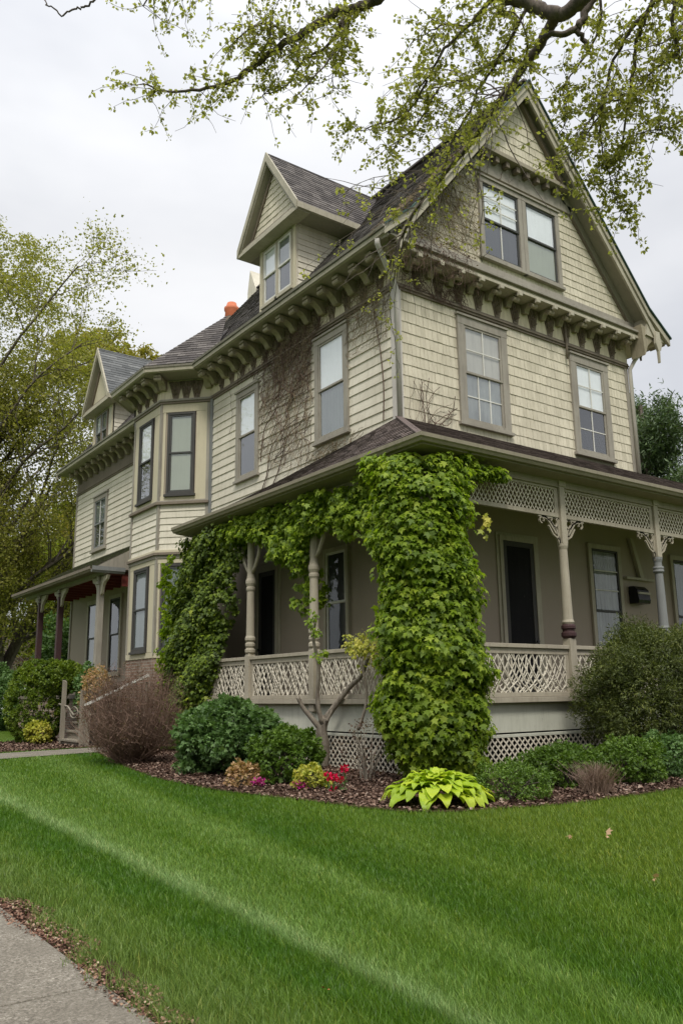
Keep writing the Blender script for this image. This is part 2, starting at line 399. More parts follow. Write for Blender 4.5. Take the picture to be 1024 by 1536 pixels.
M['leaf_peach'] = foliage('peach_leaf', [(0.0, (0.16, 0.18, 0.05)), (0.5, (0.42, 0.24, 0.12)), (1, (0.55, 0.42, 0.22))], 0.3)
M['petal_red'] = foliage('red_petal', [(0.0, (0.45, 0.0, 0.03)), (1, (0.75, 0.01, 0.09))], 0.3)
M['petal_pink'] = foliage('pink_petal', [(0.0, (0.3, 0.01, 0.12)), (1, (0.55, 0.03, 0.3))], 0.3)
M['straw'] = foliage('dry_straw', [(0.0, (0.20, 0.13, 0.09)), (1, (0.42, 0.31, 0.24))], 0.3)
M['petal_orange'] = foliage('orange_petal', [(0.0, (0.8, 0.25, 0.01)), (1, (0.9, 0.45, 0.02))], 0.3)
M['dead_leaf'] = foliage('dead_leaf', [(0.0, (0.35, 0.2, 0.1)), (1, (0.6, 0.4, 0.25))], 0.2)
M['leaf_rust'] = foliage('rusty_leaf', [(0.0, (0.07, 0.035, 0.03)), (0.6, (0.12, 0.065, 0.045)), (1, (0.16, 0.14, 0.05))], 0.3)
# ================================================================== THE HOUSE
HX, HY = 9.05, 10.68
house = empty('victorian_house', (HX, HY, 0), 'large cream Victorian house with steep shingled gable, wrap-around porch and bracketed eaves', 'house')
RX = 12.4; ZR = 13.95
RF = frame((HX, HY, 0), (1, 0, 0), (0, 0, 1), (0, -1, 0))      # front facade (a = x-9.05, b = z)
LF = frame((HX, HY, 0), (0, 1, 0), (0, 0, 1), (-1, 0, 0))      # side facade (a = y-10.68, b = z)
S2 = math.sqrt(0.5)
BA = frame((9.05, 17.92, 0), (-S2, S2, 0), (0, 0, 1), (-S2, -S2, 0))    # bay, near angled face (1.30 wide)
BB = frame((8.13, 18.84, 0), (0, 1, 0), (0, 0, 1), (-1, 0, 0))          # bay, front face (1.66 wide)
BC = frame((8.13, 20.50, 0), (S2, S2, 0), (0, 0, 1), (-S2, S2, 0))      # bay, far angled face

# --- wall core
mb = MB(); fp = [(9.05, 10.68), (15.95, 10.68), (15.95, 27.9), (9.05, 27.9), (9.05, 21.42), (8.13, 20.50), (8.13, 18.84), (9.05, 17.92)]
mb.prism(fp, lambda a, b, o: V((a, b, o)), 0.0, 9.0); mb.build('wall', M['shaded_wall'], house)
mb = MB(); mb.box(15.951, 21.5, 10.68, 14, 0, 5.3); mb.build('wall', M['shaded_wall'], house)
mb = MB()
for (x, y) in ((8.13, 18.84), (8.13, 20.50)):
    mb.fbox(frame((x, y, 0), (0, 1, 0), (0, 0, 1), (-1, 0, 0)), -.045, .045, 2.1, 8.4, -.05, .035)
mb.fbox(BA, 0.0, .10, 2.1, 8.4, 0, .03)
mb.build('bay_corner_board', M['trim'], house)

# --- windows
def quad(mb, F, a0, a1, b0, b1, o):
    P = [F(a0, b0, o), F(a1, b0, o), F(a1, b1, o), F(a0, b1, o)]
    if (P[1] - P[0]).cross(P[3] - P[0]).dot(F(0, 0, 1) - F(0, 0, 0)) < 0: P = P[::-1]
    mb.add(P, [(0, 1, 2, 3)])
def window(F, a0, a1, b0, b1, tw=.13, trim='trim', sash='sash_dark', up=(1, 1), lo=(1, 1), mull='sash_white', shade=('sky_white', 'dark_room'), proud=.06, head=True, parts=True, sillw=.06):
    mb = MB()
    mb.fbox(F, a0, a0 + tw, b0 + .04, b1 - tw, 0, proud); mb.fbox(F, a1 - tw, a1, b0 + .04, b1 - tw, 0, proud)
    mb.fbox(F, a0 - .002, a1 + .002, b1 - tw, b1, 0, proud + .004)
    mb.fbox(F, a0 + tw, a1 - tw, b0 + .04, b0 + .10, 0, proud - .005)
    if head: mb.fbox(F, a0 - .03, a1 + .03, b1 + .001, b1 + .045, 0, proud + .035)
    w = mb.build('window', M[trim], house, bevel=.004)
    mb = MB(); mb.fbox(F, a0 - .04, a1 + .04, b0 - .025, b0 + .038, 0, proud + .035); mb.build('sill', M[trim], w, bevel=.004)
    A0, A1, B0, B1 = a0 + tw, a1 - tw, b0 + .10, b1 - tw; bm_ = (B0 + B1) / 2
    for (q0, q1, oo, grid, sh) in ((bm_ - .02, B1, .030, up, shade[0]), (B0, bm_ + .02, .012, lo, shade[1])):
        mb = MB(); s = .045
        mb.fbox(F, A0 + .001, A0 + s, q0, q1, .004, oo + .018); mb.fbox(F, A1 - s, A1 - .001, q0, q1, .004, oo + .018)
        mb.fbox(F, A0 + s, A1 - s, q1 - s, q1 - .001, .004, oo + .017); mb.fbox(F, A0 + s, A1 - s, q0 + .001, q0 + s, .004, oo + .017)
        sm = mb.build('sash', M[sash], w, bevel=.003)
        if grid != (1, 1):
            mb = MB()
            for i in range(1, grid[0]):
                x = A0 + s + (A1 - A0 - 2 * s) * i / grid[0]; mb.fbox(F, x - .011, x + .011, q0 + s, q1 - s, oo - .002, oo + .014)
            for j in range(1, grid[1]):
                z = q0 + s + (q1 - q0 - 2 * s) * j / grid[1]; mb.fbox(F, A0 + s, A1 - s, z - .011, z + .011, oo - .002, oo + .012)
            mb.build('glazing_bars', M[mull], w)
        mb = MB(); quad(mb, F, A0 + s - .005, A1 - s + .005, q0 + s - .005, q1 - s + .005, oo)
        mb.build('pane', M['glass' if b0 > 5 else 'glass_dim'], w, recalc=False)
        mb = MB()
        if sh in ('grey_curtain', 'lace'):
            k = 26; vs = []; 
            for i in range(k + 1):
                x = A0 + s + (A1 - A0 - 2 * s) * i / k; o_ = .003 + .004 * (1 + math.sin(i * 1.9))
                vs += [F(x, q0 + s, o_), F(x, q1 - s, o_)]
            mb.add(vs, [(2 * i, 2 * i + 2, 2 * i + 3, 2 * i + 1) for i in range(k)]); mb.build('curtain', M[sh], w, recalc=False)
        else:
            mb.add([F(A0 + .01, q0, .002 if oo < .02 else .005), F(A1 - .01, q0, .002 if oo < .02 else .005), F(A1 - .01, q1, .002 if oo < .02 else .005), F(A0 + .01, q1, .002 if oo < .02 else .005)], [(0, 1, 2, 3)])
            mb.build({'sky_white': 'sky_white', 'shade_tan': 'roller_shade'}.get(sh, 'dark_interior'), M[sh], w, recalc=False)  # flat sheets behind the panes carry painted sky
    return w

GF = frame((HX, 10.50, 0), (1, 0, 0), (0, 0, 1), (0, -1, 0))   # gable wall plane
w = window(RF, 1.50, 2.86, 6.07, 8.27, .17, up=(2, 2), lo=(3, 2), sash='trim', shade=('reflected_cloud', 'lace'))
w['label'] = 'window with two by two bars over a six pane storm sash'
window(RF, 4.83, 6.12, 6.02, 8.27, .17, up=(2, 2), lo=(2, 2), sash='trim', shade=('sky_white', 'sky_white'))
window(GF, 2.09, 3.36, 9.60, 11.42, .11, up=(2, 3), lo=(2, 1), shade=('sky_white', 'dark_room'), proud=.07)
window(GF, 3.37, 4.54, 9.60, 11.42, .11, up=(1, 1), lo=(1, 1), shade=('sky_white', 'shade_tan'), proud=.071, sash='sash_dark')
window(LF, 4.84, 5.86, 5.95, 8.12, .13, shade=('sky_white', 'dark_room'), sash='trim')
window(LF, 1.42, 2.56, 6.03, 8.26, .13, shade=('sky_white', 'grey_curtain'), sash='trim')  # grey curtain stands in for bluish reflections in the lower pane
window(LF, 14.2, 15.42, 5.68, 7.48, .14, up=(2, 1), lo=(2, 1), shade=('grey_curtain', 'dark_room'), sash='bluegrey')
window(BA, .40, 1.12, 5.98, 8.14, .06, 'darktrim', shade=('shade_tan', 'shade_tan'), head=False)
window(BB, .42, 1.30, 5.98, 8.14, .07, 'darktrim', shade=('sky_white', 'dark_room'), head=False)
window(BC, .30, 1.0, 5.98, 8.14, .06, 'darktrim', shade=('shade_tan', 'dark_room'), head=False)
window(BA, .40, 1.16, 2.18, 4.28, .06, 'darktrim', shade=('grey_curtain', 'grey_curtain'), head=False)
window(BB, .42, 1.30, 2.18, 4.28, .07, 'darktrim', shade=('grey_curtain', 'grey_curtain'), head=False)
# under the porches
w = window(RF, 4.95, 6.02, 1.35, 4.12, .10, 'rake', up=(1, 3), lo=(1, 2), shade=('lace', 'lace'), head=False)
window(RF, 7.85, 9.0, 1.35, 4.12, .10, 'rake', shade=('grey_curtain', 'dark_room'), head=False)
window(LF, 1.50, 2.30, 1.75, 3.86, .08, 'rake', up=(1, 1), lo=(1, 1), shade=('dark_room', 'dark_room'), head=False, sash='sash_white')
window(LF, 14.3, 15.5, 1.75, 4.1, .12, 'rake', up=(1, 1), lo=(1, 1), shade=('grey_curtain', 'grey_curtain'), head=False)
window(LF, 12.6, 13.6, 1.75, 4.1, .10, 'rake', shade=('dark_room', 'dark_room'), head=False)

def door(F, a0, a1, b0, b1, trim='rake'):
    mb = MB(); t = .09
    mb.fbox(F, a0, a0 + t, b0, b1, 0, .05); mb.fbox(F, a1 - t, a1, b0, b1, 0, .05); mb.fbox(F, a0 + t, a1 - t, b1 - t, b1, 0, .05)
    mb.fbox(F, a0 - .07, a0 - .001, b0, b1 + .06, 0, .025); mb.fbox(F, a1 + .001, a1 + .07, b0, b1 + .06, 0, .025); mb.fbox(F, a0 - .001, a1 + .001, b1 + .001, b1 + .06, 0, .025)
    d = mb.build('door', M[trim], house, bevel=.003)
    mb = MB(); s = .10
    mb.fbox(F, a0 + t + .001, a0 + t + s, b0, b1 - t - .001, .005, .035); mb.fbox(F, a1 - t - s, a1 - t - .001, b0, b1 - t - .001, .005, .035)
    mb.fbox(F, a0 + t + s, a1 - t - s, b0, b0 + .35, .005, .034); mb.fbox(F, a0 + t + s, a1 - t - s, b1 - t - s, b1 - t - .001, .005, .034)
    mb.build('screen_frame', M['darktrim'], d)
    mb = MB(); mb.fbox(F, a0 + t + s, a1 - t - s, b0 + .35, b1 - t - s, .002, .006); mb.build('dark_interior', M['dark_room'], d)
    mb = MB(); quad(mb, F, a0 + t + s, a1 - t - s, b0 + .35, b1 - t - s, .02); mb.build('screen', M['screen'], d, recalc=False)
    mb = MB(); mb.tube([F(a1 - t - s / 2, b0 + 1.0, .035), F(a1 - t - s / 2, b0 + 1.0, .08)], [.012, .03], 8); mb.build('handle', M['black'], d)
    return d
door(RF, 2.35, 3.38, 1.06, 4.03)
door(LF, 3.98, 4.85, 1.06, 3.8)

# --- cladding
holesL = [(4.84, 5.86, 5.95, 8.16), (1.42, 2.56, 6.03, 8.30)]
mb = MB(); courses(mb, LF, [(0, 5.2), (7.22, 5.2), (7.22, 8.42), (0, 8.42)], .185, None, .022, holesL); mb.build('clapboards', M['siding'], house, recalc=False)
mb = MB(); courses(mb, LF, [(10.76, 4.9), (17.2, 4.9), (17.2, 7.93), (10.76, 7.93)], .175, None, .022, [(14.2, 15.42, 5.68, 7.5)]); mb.build('clapboards', M['siding'], house, recalc=False)
for F, W in ((BA, 1.30), (BB, 1.66), (BC, 1.30)):
    mb = MB(); courses(mb, F, [(0, 4.62), (W, 4.62), (W, 5.76), (0, 5.76)], .16, None, .022); mb.build('clapboards', M['siding'], house, recalc=False)
    c0 = .38 if F is not BC else .28; c1 = 1.18 if F is not BB else 1.34
    for q in ((0, W, 5.86, 5.98, .028), (0, W, 8.16, 8.38, .028), (.02, c0, 5.98, 8.16, .022), (c1, W - .05, 5.98, 8.16, .022), (0, W, 4.30, 4.42, .028), (0, W, 2.03, 2.16, .04), (.02, c0, 2.17, 4.30, .022), (c1 + .02, W - .05, 2.17, 4.30, .022)):
        mb = MB(); mb.fbox(F, *q[:4], 0, q[4]); mb.build('bay_panel', M['panel'], house, bevel=.004)
    for (z0, z1, oo, mt) in ((5.76, 5.82, .10, 'brown'), (5.82, 5.86, .06, 'trim'), (4.42, 4.50, .05, 'trim'), (4.50, 4.56, .10, 'brown'), (4.56, 4.62, .07, 'panel'), (8.38, 8.44, .06, 'brown'), (8.44, 8.49, .09, 'trim')):
        e = math.tan(math.radians(22.5)) * oo; mb = MB()
        l0 = (e if F is not BA else 0); l1 = (e if F is not BC else 0)
        mb.hexa([F(0, z0, 0), F(W, z0, 0), F(W + l1, z0, oo), F(-l0, z0, oo), F(0, z1, 0), F(W, z1, 0), F(W + l1, z1, oo), F(-l0, z1, oo)])
        mb.build('bay_moulding', M[mt], house)
    mb = MB(); mb.fbox(F, 0, W, 0, 2.03, -.02, .02); mb.build('foundation', M['brick'], house)
mb = MB(); mb.fbox(RF, .05, 6.85, 5.6, 8.42, 0, .002); mb.build('shingle_backing', M['shingle_back'], house)
mb = MB(); courses(mb, RF, [(.09, 5.7), (6.81, 5.7), (6.81, 8.42), (.09, 8.42)], .205, .108, .015, [(1.50, 2.86, 6.07, 8.31), (4.83, 6.12, 6.02, 8.31)], jit=.004, gap=.006, lift=.003)
mb.build('shingle_siding', M['shingle'], house, recalc=False)
# gable wall
mb = MB(); gp = [(-.25, 9.2), (7.15, 9.2), (7.15, 9.35), (RX - HX, ZR - .25), (-.25, 9.35)]
mb.prism(gp, GF, -.15, 0); mb.build('gable_wall', M['shingle_back'], house)
mb = MB(); courses(mb, GF, [(-.2, 9.42), (7.05, 9.42), (RX - HX, ZR - .35)], .185, .115, .016, [(2.09, 4.54, 9.56, 11.46)], jit=.005, gap=.007)
mb.build('gable_shingles', M['shingle'], house, recalc=False)

# corner boards and down pipes
mb = MB(); mb.fbox(RF, -.035, .11, 5.6, 8.43, -.0, .036); mb.fbox(LF, -.005, .11, 5.6, 8.43, 0, .035); mb.build('corner_board', M['corner'], house, bevel=.005)
mb = MB(); mb.fbox(RF, 6.81, 6.92, 5.6, 8.43, 0, .035); mb.build('corner_board', M['trim'], house, bevel=.005)
mb = MB(); mb.fbox(LF, 17.12, 17.24, 2.0, 8.4, 0, .035); mb.build('corner_board', M['trim'], house, bevel=.005)
mb = MB(); mb.fbox(LF, 7.10, 7.22, 4.6, 8.5, 0, .05); mb.build('corner_board', M['bluegrey'], house, bevel=.005)
mb = MB(); mb.tube([(8.40, 10.35, 9.02), (8.42, 10.37, 8.93), (8.72, 10.50, 8.66), (8.92, 10.57, 8.47), (9.02, 10.60, 8.32), (9.02, 10.60, 5.78)], .048, 10)
mb.build('downpipe', M['corner'], house, smooth=True)
mb = MB(); mb.tube([(16.25, 10.35, 8.95), (16.25, 10.42, 8.80), (16.05, 10.50, 8.55), (15.99, 10.60, 8.35), (15.99, 10.60, 5.7)], .045, 10); mb.build('downpipe', M['metal'], house, smooth=True)
mb = MB(); mb.tube([RF(4.72, 9.0, .06), RF(4.72, 8.5, .08), RF(4.70, 8.1, .09)], .028, 8); mb.build('downpipe', M['brown'], house, smooth=True)

# --- frieze, ornaments, brackets, ledge
def belt(F, a0, a1, z0, mt='frieze', z1=9.0):
    mb = MB(); mb.fbox(F, a0, a1, z0 + .09, z1, 0, .02); mb.build('frieze', M[mt], house)
    mb = MB(); mb.fbox(F, a0, a1, z0, z0 + .035, 0, .07); mb.fbox(F, a0, a1, z0 + .035, z0 + .085, 0, .045); mb.fbox(F, a0, a1, z0 - .045, z0 - .001, 0, .045)
    mb.build('belt_moulding', M['brown'], house, bevel=.004)
belt(RF, -.07, 6.95, 8.43); belt(LF, -.045, 7.24, 8.43); belt(LF, 10.74, 17.25, 7.95, 'brown', 8.6)
for F, W in ((BA, 1.30), (BB, 1.66), (BC, 1.30)):
    mb = MB(); mb.fbox(F, 0, W, 8.49, 9.0, 0, .03); mb.build('frieze', M['frieze'], house)

def ornament_mesh():
    """carved tapering panel: wide shoulders, narrow foot, knobbly relief"""
    mb = MB(); I = lambda a, b, o=0: V((a, -o, b))
    mb.prism([(-.185, .47), (-.13, .28), (-.085, .10), (-.065, 0), (.065, 0), (.085, .10), (.13, .28), (.185, .47)], I, .021, .045)
    mb.prism([(-.13, .44), (-.045, .05), (.045, .05), (.13, .44)], I, .045, .055)
    for k in range(44):
        b = random.uniform(.06, .44); w_ = .04 + .10 * b / .47; a = random.uniform(-w_, w_)
        mb.tube([I(a, b, .05), I(a + random.uniform(-.02, .02), b + .025, .085), I(a + random.uniform(-.03, .03), b + .05, .055)], [.016, .013, .007], 5)
    return mb
orn = ornament_mesh().build('frieze_ornament', M['carved'], house, origin=(0, 0, 0))
first = [True]
def put(proto, F, a, b, ang, o=0):
    p = F(a, b, o)
    if proto.get('_used'): q = dup(proto, p, house, ang); return q
    proto['_used'] = 1; proto.location = p - WL[house.name]; proto.rotation_euler.z = ang; return proto
def bracket_mesh(L=.40, H=.42, w=.15):
    """scrolled eave bracket: straight back and top, S-curved nose"""
    mb = MB(); prof = [(0, 0), (0, -H)]
    for i in range(13):
        u = i / 12; prof.append((.04 + (L - .04) * (u ** 1.5) + .02 * math.sin(u * 9), -H + H * .78 * u - .045 * math.sin(u * PI * 2)))
    prof += [(L, -.06), (L, 0)]
    n = len(prof)
    mb.add([(-w / 2, -a, b) for a, b in prof] + [(w / 2, -a, b) for a, b in prof], [tuple(range(n)), tuple(range(2 * n - 1, n - 1, -1))] + [(i, i + n, (i + 1) % n + n, (i + 1) % n) for i in range(n)])
    mb.tube([(-w / 2 - .012, -L + .06, -.10), (w / 2 + .012, -L + .06, -.10)], .052, 10)
    mb.tube([(-w / 2 - .008, -.06, -H + .07), (w / 2 + .008, -.06, -H + .07)], .038, 10)
    return mb
brk = bracket_mesh(.34, .18, .13).build('eave_bracket', M['corbel'], house, origin=(0, 0, 0), bevel=.004)
AR, AL = 0.0, -PI / 2
for i in range(13):
    a = .26 + i * .532
    put(brk, RF, a, 8.98, AR, .02)
    if i < 12: put(orn, RF, a + .266, 8.52, AR)
brl = bracket_mesh(.50, .27, .17).build('eave_bracket', M['corbel'], house, origin=(0, 0, 0), bevel=.004)
for i in range(14):
    a = .02 + i * .522
    if a < 7.05:
        put(brl, LF, a + .1, 9.0, AL, .02)
        if a < 6.8: put(orn, LF, a + .361, 8.52, AL)
for F, W, ang in ((BA, 1.30, math.atan2(-1, -1) + PI / 2), (BB, 1.66, AL)):
    for a in ((.06, 1.26) if W < 1.5 else (.10, .60, 1.1, 1.58)): put(brl, F, a, 9.0, ang, .02)
    for a in ((.38, .66, .94) if W < 1.5 else (.35, .85, 1.35)): put(orn, F, a, 8.50, ang, .01)
brs = bracket_mesh(.42, .30, .12).build('eave_bracket', M['corbel'], house, origin=(0, 0, 0), bevel=.004)
for i in range(12): put(brs, LF, 10.95 + i * .54, 8.60, AL, .02)
for o in (brk, brl, brs, orn):
    if '_used' in o: del o['_used']
for o in house.children:
    if '_used' in o: del o['_used']

# ledge under the gable
mb = MB(); mb.box(8.62, 16.12, 10.26, 10.66, 8.985, 9.05); mb.box(8.66, 16.10, 10.30, 10.64, 9.05, 9.12); mb.build('gable_ledge', M['rake'], house, bevel=.006)
mb = MB(); mb.box(8.60, 16.14, 10.23, 10.52, 9.12, 9.17); mb.box(8.8, 16.05, 10.36, 10.52, 9.17, 9.30); mb.box(8.8, 16.05, 10.42, 10.52, 9.30, 9.43); mb.build('gable_ledge', M['trim'], house, bevel=.006)
for i in range(13):
    a = HX + .26 + i * .532; mb = MB(); mb.box(a - .05, a + .05, 10.22, 10.30, 8.90, 8.99); mb.build('ledge_block', M['rake'], house, bevel=.01)

# --- roof
def prof(dz=0, dx=0): return [(8.40 - dx, 9.14 + dz), (8.95, 9.66 + dz), (RX, ZR + dz), (16.08, 9.66 + dz), (16.78 + dx, 9.10 + dz)]
def band(mb, top, bot, y0, y1, L=True, R=True):
    for i in range(4):
        if (i < 2 and not L) or (i >= 2 and not R): continue
        (x0, z0), (x1, z1) = top[i], top[i + 1]; (u0, w0), (u1, w1) = bot[i], bot[i + 1]
        mb.hexa([(u0, y0, w0), (u1, y0, w1), (u1, y1, w1), (u0, y1, w0), (x0, y0, z0), (x1, y0, z1), (x1, y1, z1), (x0, y1, z0)])
mb = MB(); band(mb, prof(0), prof(-.10), 10.10, 21.4); mb.build('roof', M['roof'], house)
mb = MB(); band(mb, prof(-.40), prof(-.50), 21.4, 28.2); band(mb, prof(0), prof(-.6), 21.3, 21.41); mb.build('roof', M['roof'], house)
def slope_courses(x0, z0, x1, z1, y0, y1, mat, name, row, wd, poly=None):
    L = math.hypot(x1 - x0, z1 - z0); F = frame((x0, y0, z0), (0, 1, 0), (x1 - x0, 0, z1 - z0), (-(z1 - z0), 0, x1 - x0) if x1 > x0 else ((z1 - z0), 0, -(x1 - x0)))
    mb = MB(); courses(mb, F, poly or [(0, 0), (y1 - y0, 0), (y1 - y0, L), (0, L)], row, wd, .016, jit=.004, gap=.006, lift=.002)
    return mb.build(name, M[mat], house, recalc=False)
slope_courses(8.40, 9.14, 8.95, 9.66, 10.06, 28.2, 'roof', 'roof_shingles', .13, .26) if False else None
slope_courses(8.37, 9.12, 8.95, 9.66, 10.06, 21.4, 'roof', 'roof_shingles', .13, .26)
slope_courses(8.95, 9.66, RX, ZR, 10.06, 21.4, 'roof', 'roof_shingles', .14, .26)
slope_courses(8.37, 8.72, 8.95, 9.26, 21.4, 28.22, 'roof', 'roof_shingles', .13, .26)
slope_courses(8.95, 9.26, RX, ZR - .4, 21.4, 28.22, 'roof', 'roof_shingles', .16, .3)
mb = MB(); mb.bar((RX, 10.06, ZR + .02), (RX, 21.4, ZR + .02), .20, .05); mb.build('ridge_cap', M['roof'], house)
# rake boards (front verge), soffit
mb = MB(); band(mb, prof(-.00, .04), prof(-.16, .04), 10.03, 10.10); mb.build('rake_board', M['rake'], house, bevel=.004)
mb = MB(); band(mb, prof(-.16, -.22), prof(-.34, -.30), 10.07, 10.12); mb.build('rake_board', M['rake'], house, bevel=.004)
mb = MB(); band(mb, prof(.035, .06), prof(-.001, .06), 9.99, 10.06); mb.build('drip_edge', paint('dark_green_drip_edge', (0.03, 0.07, 0.055), (0.06, 0.07, 0.05), .4), house)
mb = MB(); band(mb, prof(-.102, -.03), prof(-.15, -.05), 10.12, 10.50); mb.build('rake_soffit', M['soffit'], house)
mb = MB(); band(mb, prof(-.17, -.45), prof(-.42, -.5), 10.44, 10.50); mb.build('rake_frieze', M['soffit'], house)
mb = MB(); band(mb, prof(-.42, -.5), prof(-.50, -.5), 10.45, 10.50); mb.build('rake_frieze', M['brown'], house)
# far verge
mb = MB(); band(mb, prof(-.41, .02), prof(-.65, .02), 28.2, 28.26); mb.build('rake_board', M['trim'], house)
# projecting pediment in the top of the gable
mb = MB(); pz = 11.98; hw = lambda z: (ZR - .38 - z) / 1.2
mb.prism([(RX - hw(pz) - .1, pz), (RX + hw(pz) + .12, pz), (RX, ZR - .30)], lambda a, b, o: V((a, 10.50 - o, b)), -.02, .16); mb.build('pediment', M['shingle'], house)
PF = frame((RX, 10.34, 0), (1, 0, 0), (0, 0, 1), (0, -1, 0))
mb = MB(); courses(mb, PF, [(-hw(pz) + .05, pz + .1), (hw(pz) - .05, pz + .1), (0, ZR - .55)], .185, .115, .016, jit=.006, gap=.007); mb.build('gable_shingles', M['shingle'], house, recalc=False)
mb = MB(); mb.box(RX - hw(pz) - .1, RX + hw(pz) + .12, 10.24, 10.50, pz - .02, pz + .05); mb.box(RX - hw(pz) - .05, RX + hw(pz) + .07, 10.28, 10.50, pz + .05, pz + .12); mb.build('pediment_moulding', M['olive'], house, bevel=.005)
mb = MB(); mb.box(RX - hw(pz) - .3, RX + hw(pz) + .35, 10.44, 10.50, pz - .42, pz - .23); mb.box(RX - hw(pz) - .2, RX + hw(pz) + .25, 10.45, 10.50, pz - .23, pz - .02); mb.build('pediment_frieze', M['trim'], house, bevel=.004)
for i in range(8):
    x = RX - 1.1 + i * .31; mb = MB(); mb.box(x - .05, x + .05, 10.30, 10.44, pz - .16, pz - .03); mb.build('pediment_block', M['brown'], house, bevel=.01)
mb = MB()
for s_ in (-1, 1):
    z0, z1 = pz + .1, ZR - .42
    mb.bar((RX + s_ * (hw(z0)), 10.30, z0), (RX, 10.30, z1 + .1), .10, .09, up=(0, 1, 0))
mb.build('pediment_rake', M['brown'], house)
# eave return on the right, with its pendant
mb = MB(); mb.prism([(15.95, 8.55), (16.0, 8.62), (16.08, 8.80), (16.25, 8.95), (16.55, 9.0), (16.60, 9.08), (15.9, 9.30)], lambda a, b, o: V((a, o, b)), 10.14, 10.50); mb.build('eave_return', M['corbel'], house, bevel=.008)
mb = MB(); mb.prism([(16.28, 9.18), (16.42, 9.18), (16.46, 8.86), (16.38, 8.70), (16.36, 8.42), (16.33, 8.42), (16.32, 8.70), (16.24, 8.88)], lambda a, b, o: V((a, o, b)), 10.03, 10.09); mb.build('pendant', M['rake'], house, bevel=.006)
mb = MB(); mb.prism([(16.0, 9.05), (16.74, 9.0), (16.6, 9.12), (16.1, 9.5)], lambda a, b, o: V((a, o, b)), 10.10, 14); mb.build('soffit', M['rake'], house)

# --- side eaves (main, bay, wing)
def eave(pts, z, wallpts, zs, name='eave'):
    """fascia + gutter along pts (outer), soffit to wallpts"""
    mb = MB(); n = len(pts)
    for i in range(n - 1):
        p, q = pts[i], pts[i + 1]; a, b = wallpts[i], wallpts[i + 1]
        mb.hexa([(*p, z - .12), (*q, z - .12), (*b, zs), (*a, zs), (*p, z - .08), (*q, z - .08), (*b, zs + .04), (*a, zs + .04)])
    mb.build('soffit', M['soffit'], house)
    for (off, za, zb, mt) in ((0.0, z - .14, z - .03, 'rake'), (.035, z - .05, z + .015, 'trim')):
        mb = MB()
        for i in range(n - 1):
            p, q = V((*pts[i], 0)), V((*pts[i + 1], 0)); d = (q - p).normalized(); nn = V((-d.y, d.x, 0))
            if (V((*wallpts[i], 0)) - p).dot(nn) > 0: nn = -nn
            def PP(x, o): return (x.x + nn.x * o, x.y + nn.y * o)
            mb.hexa([(*PP(p, off - .02), za), (*PP(q, off - .02), za), (*PP(q, off + .03), za + .02), (*PP(p, off + .03), za + .02),
                     (*PP(p, off - .02), zb), (*PP(q, off - .02), zb), (*PP(q, off + .045), zb), (*PP(p, off + .045), zb)])
        mb.build('gutter' if mt == 'trim' else 'fascia', M[mt], house)
eave([(8.42, 10.12), (8.42, 17.68)], 9.17, [(9.06, 10.12), (9.06, 17.9)], 9.0)
eave([(8.42, 17.66), (7.53, 18.56), (7.53, 20.78), (8.42, 21.66)], 9.15, [(9.05, 17.92), (8.13, 18.84), (8.13, 20.50), (9.05, 21.42)], 9.0)
eave([(8.42, 21.35), (8.42, 28.2)], 8.77, [(9.06, 21.35), (9.06, 28.2)], 8.6)
# bay roof: three flared facets dying into the main slope
mb = MB(); R0, R1, R2, R3 = (8.37, 17.60, 9.17), (7.48, 18.52, 9.17), (7.48, 20.82, 9.17), (8.37, 21.7, 9.17); T0, T1 = (10.05, 18.9, 11.02), (10.05, 20.4, 11.02)
T00 = (8.6, 17.55, 9.40); T33 = (8.6, 21.75, 9.35)
mb.add([R0, R1, R2, R3, T0, T1, (9.05, 17.6, 9.72), (9.05, 21.7, 9.72)], [(0, 1, 4, 6), (1, 2, 5, 4), (2, 3, 7, 5), (6, 4, 5, 7)]); mb.build('bay_roof', M['roof'], house)
def tri_courses(A, B, C, D, name, mat, row=.13, wd=.26, lift=.006):
    A, B, C, D = V(A), V(B), V(C), V(D); u = (B - A).normalized(); n = u.cross(D - A).normalized(); n = n if n.z > 0 else -n; v = n.cross(u); v = v if v.z > 0 else -v
    F = frame(A, u, v, n); P = [((p - A).dot(u), (p - A).dot(v)) for p in (A, B, C, D)]
    mb = MB(); courses(mb, F, P, row, wd, .016, jit=.004, gap=.006, lift=lift); mb.build(name, M[mat], house, recalc=False)
tri_courses(R0, R1, T0, (9.05, 17.6, 9.72), 'roof_shingles', 'roof'); tri_courses(R1, R2, T1, T0, 'roof_shingles', 'roof')

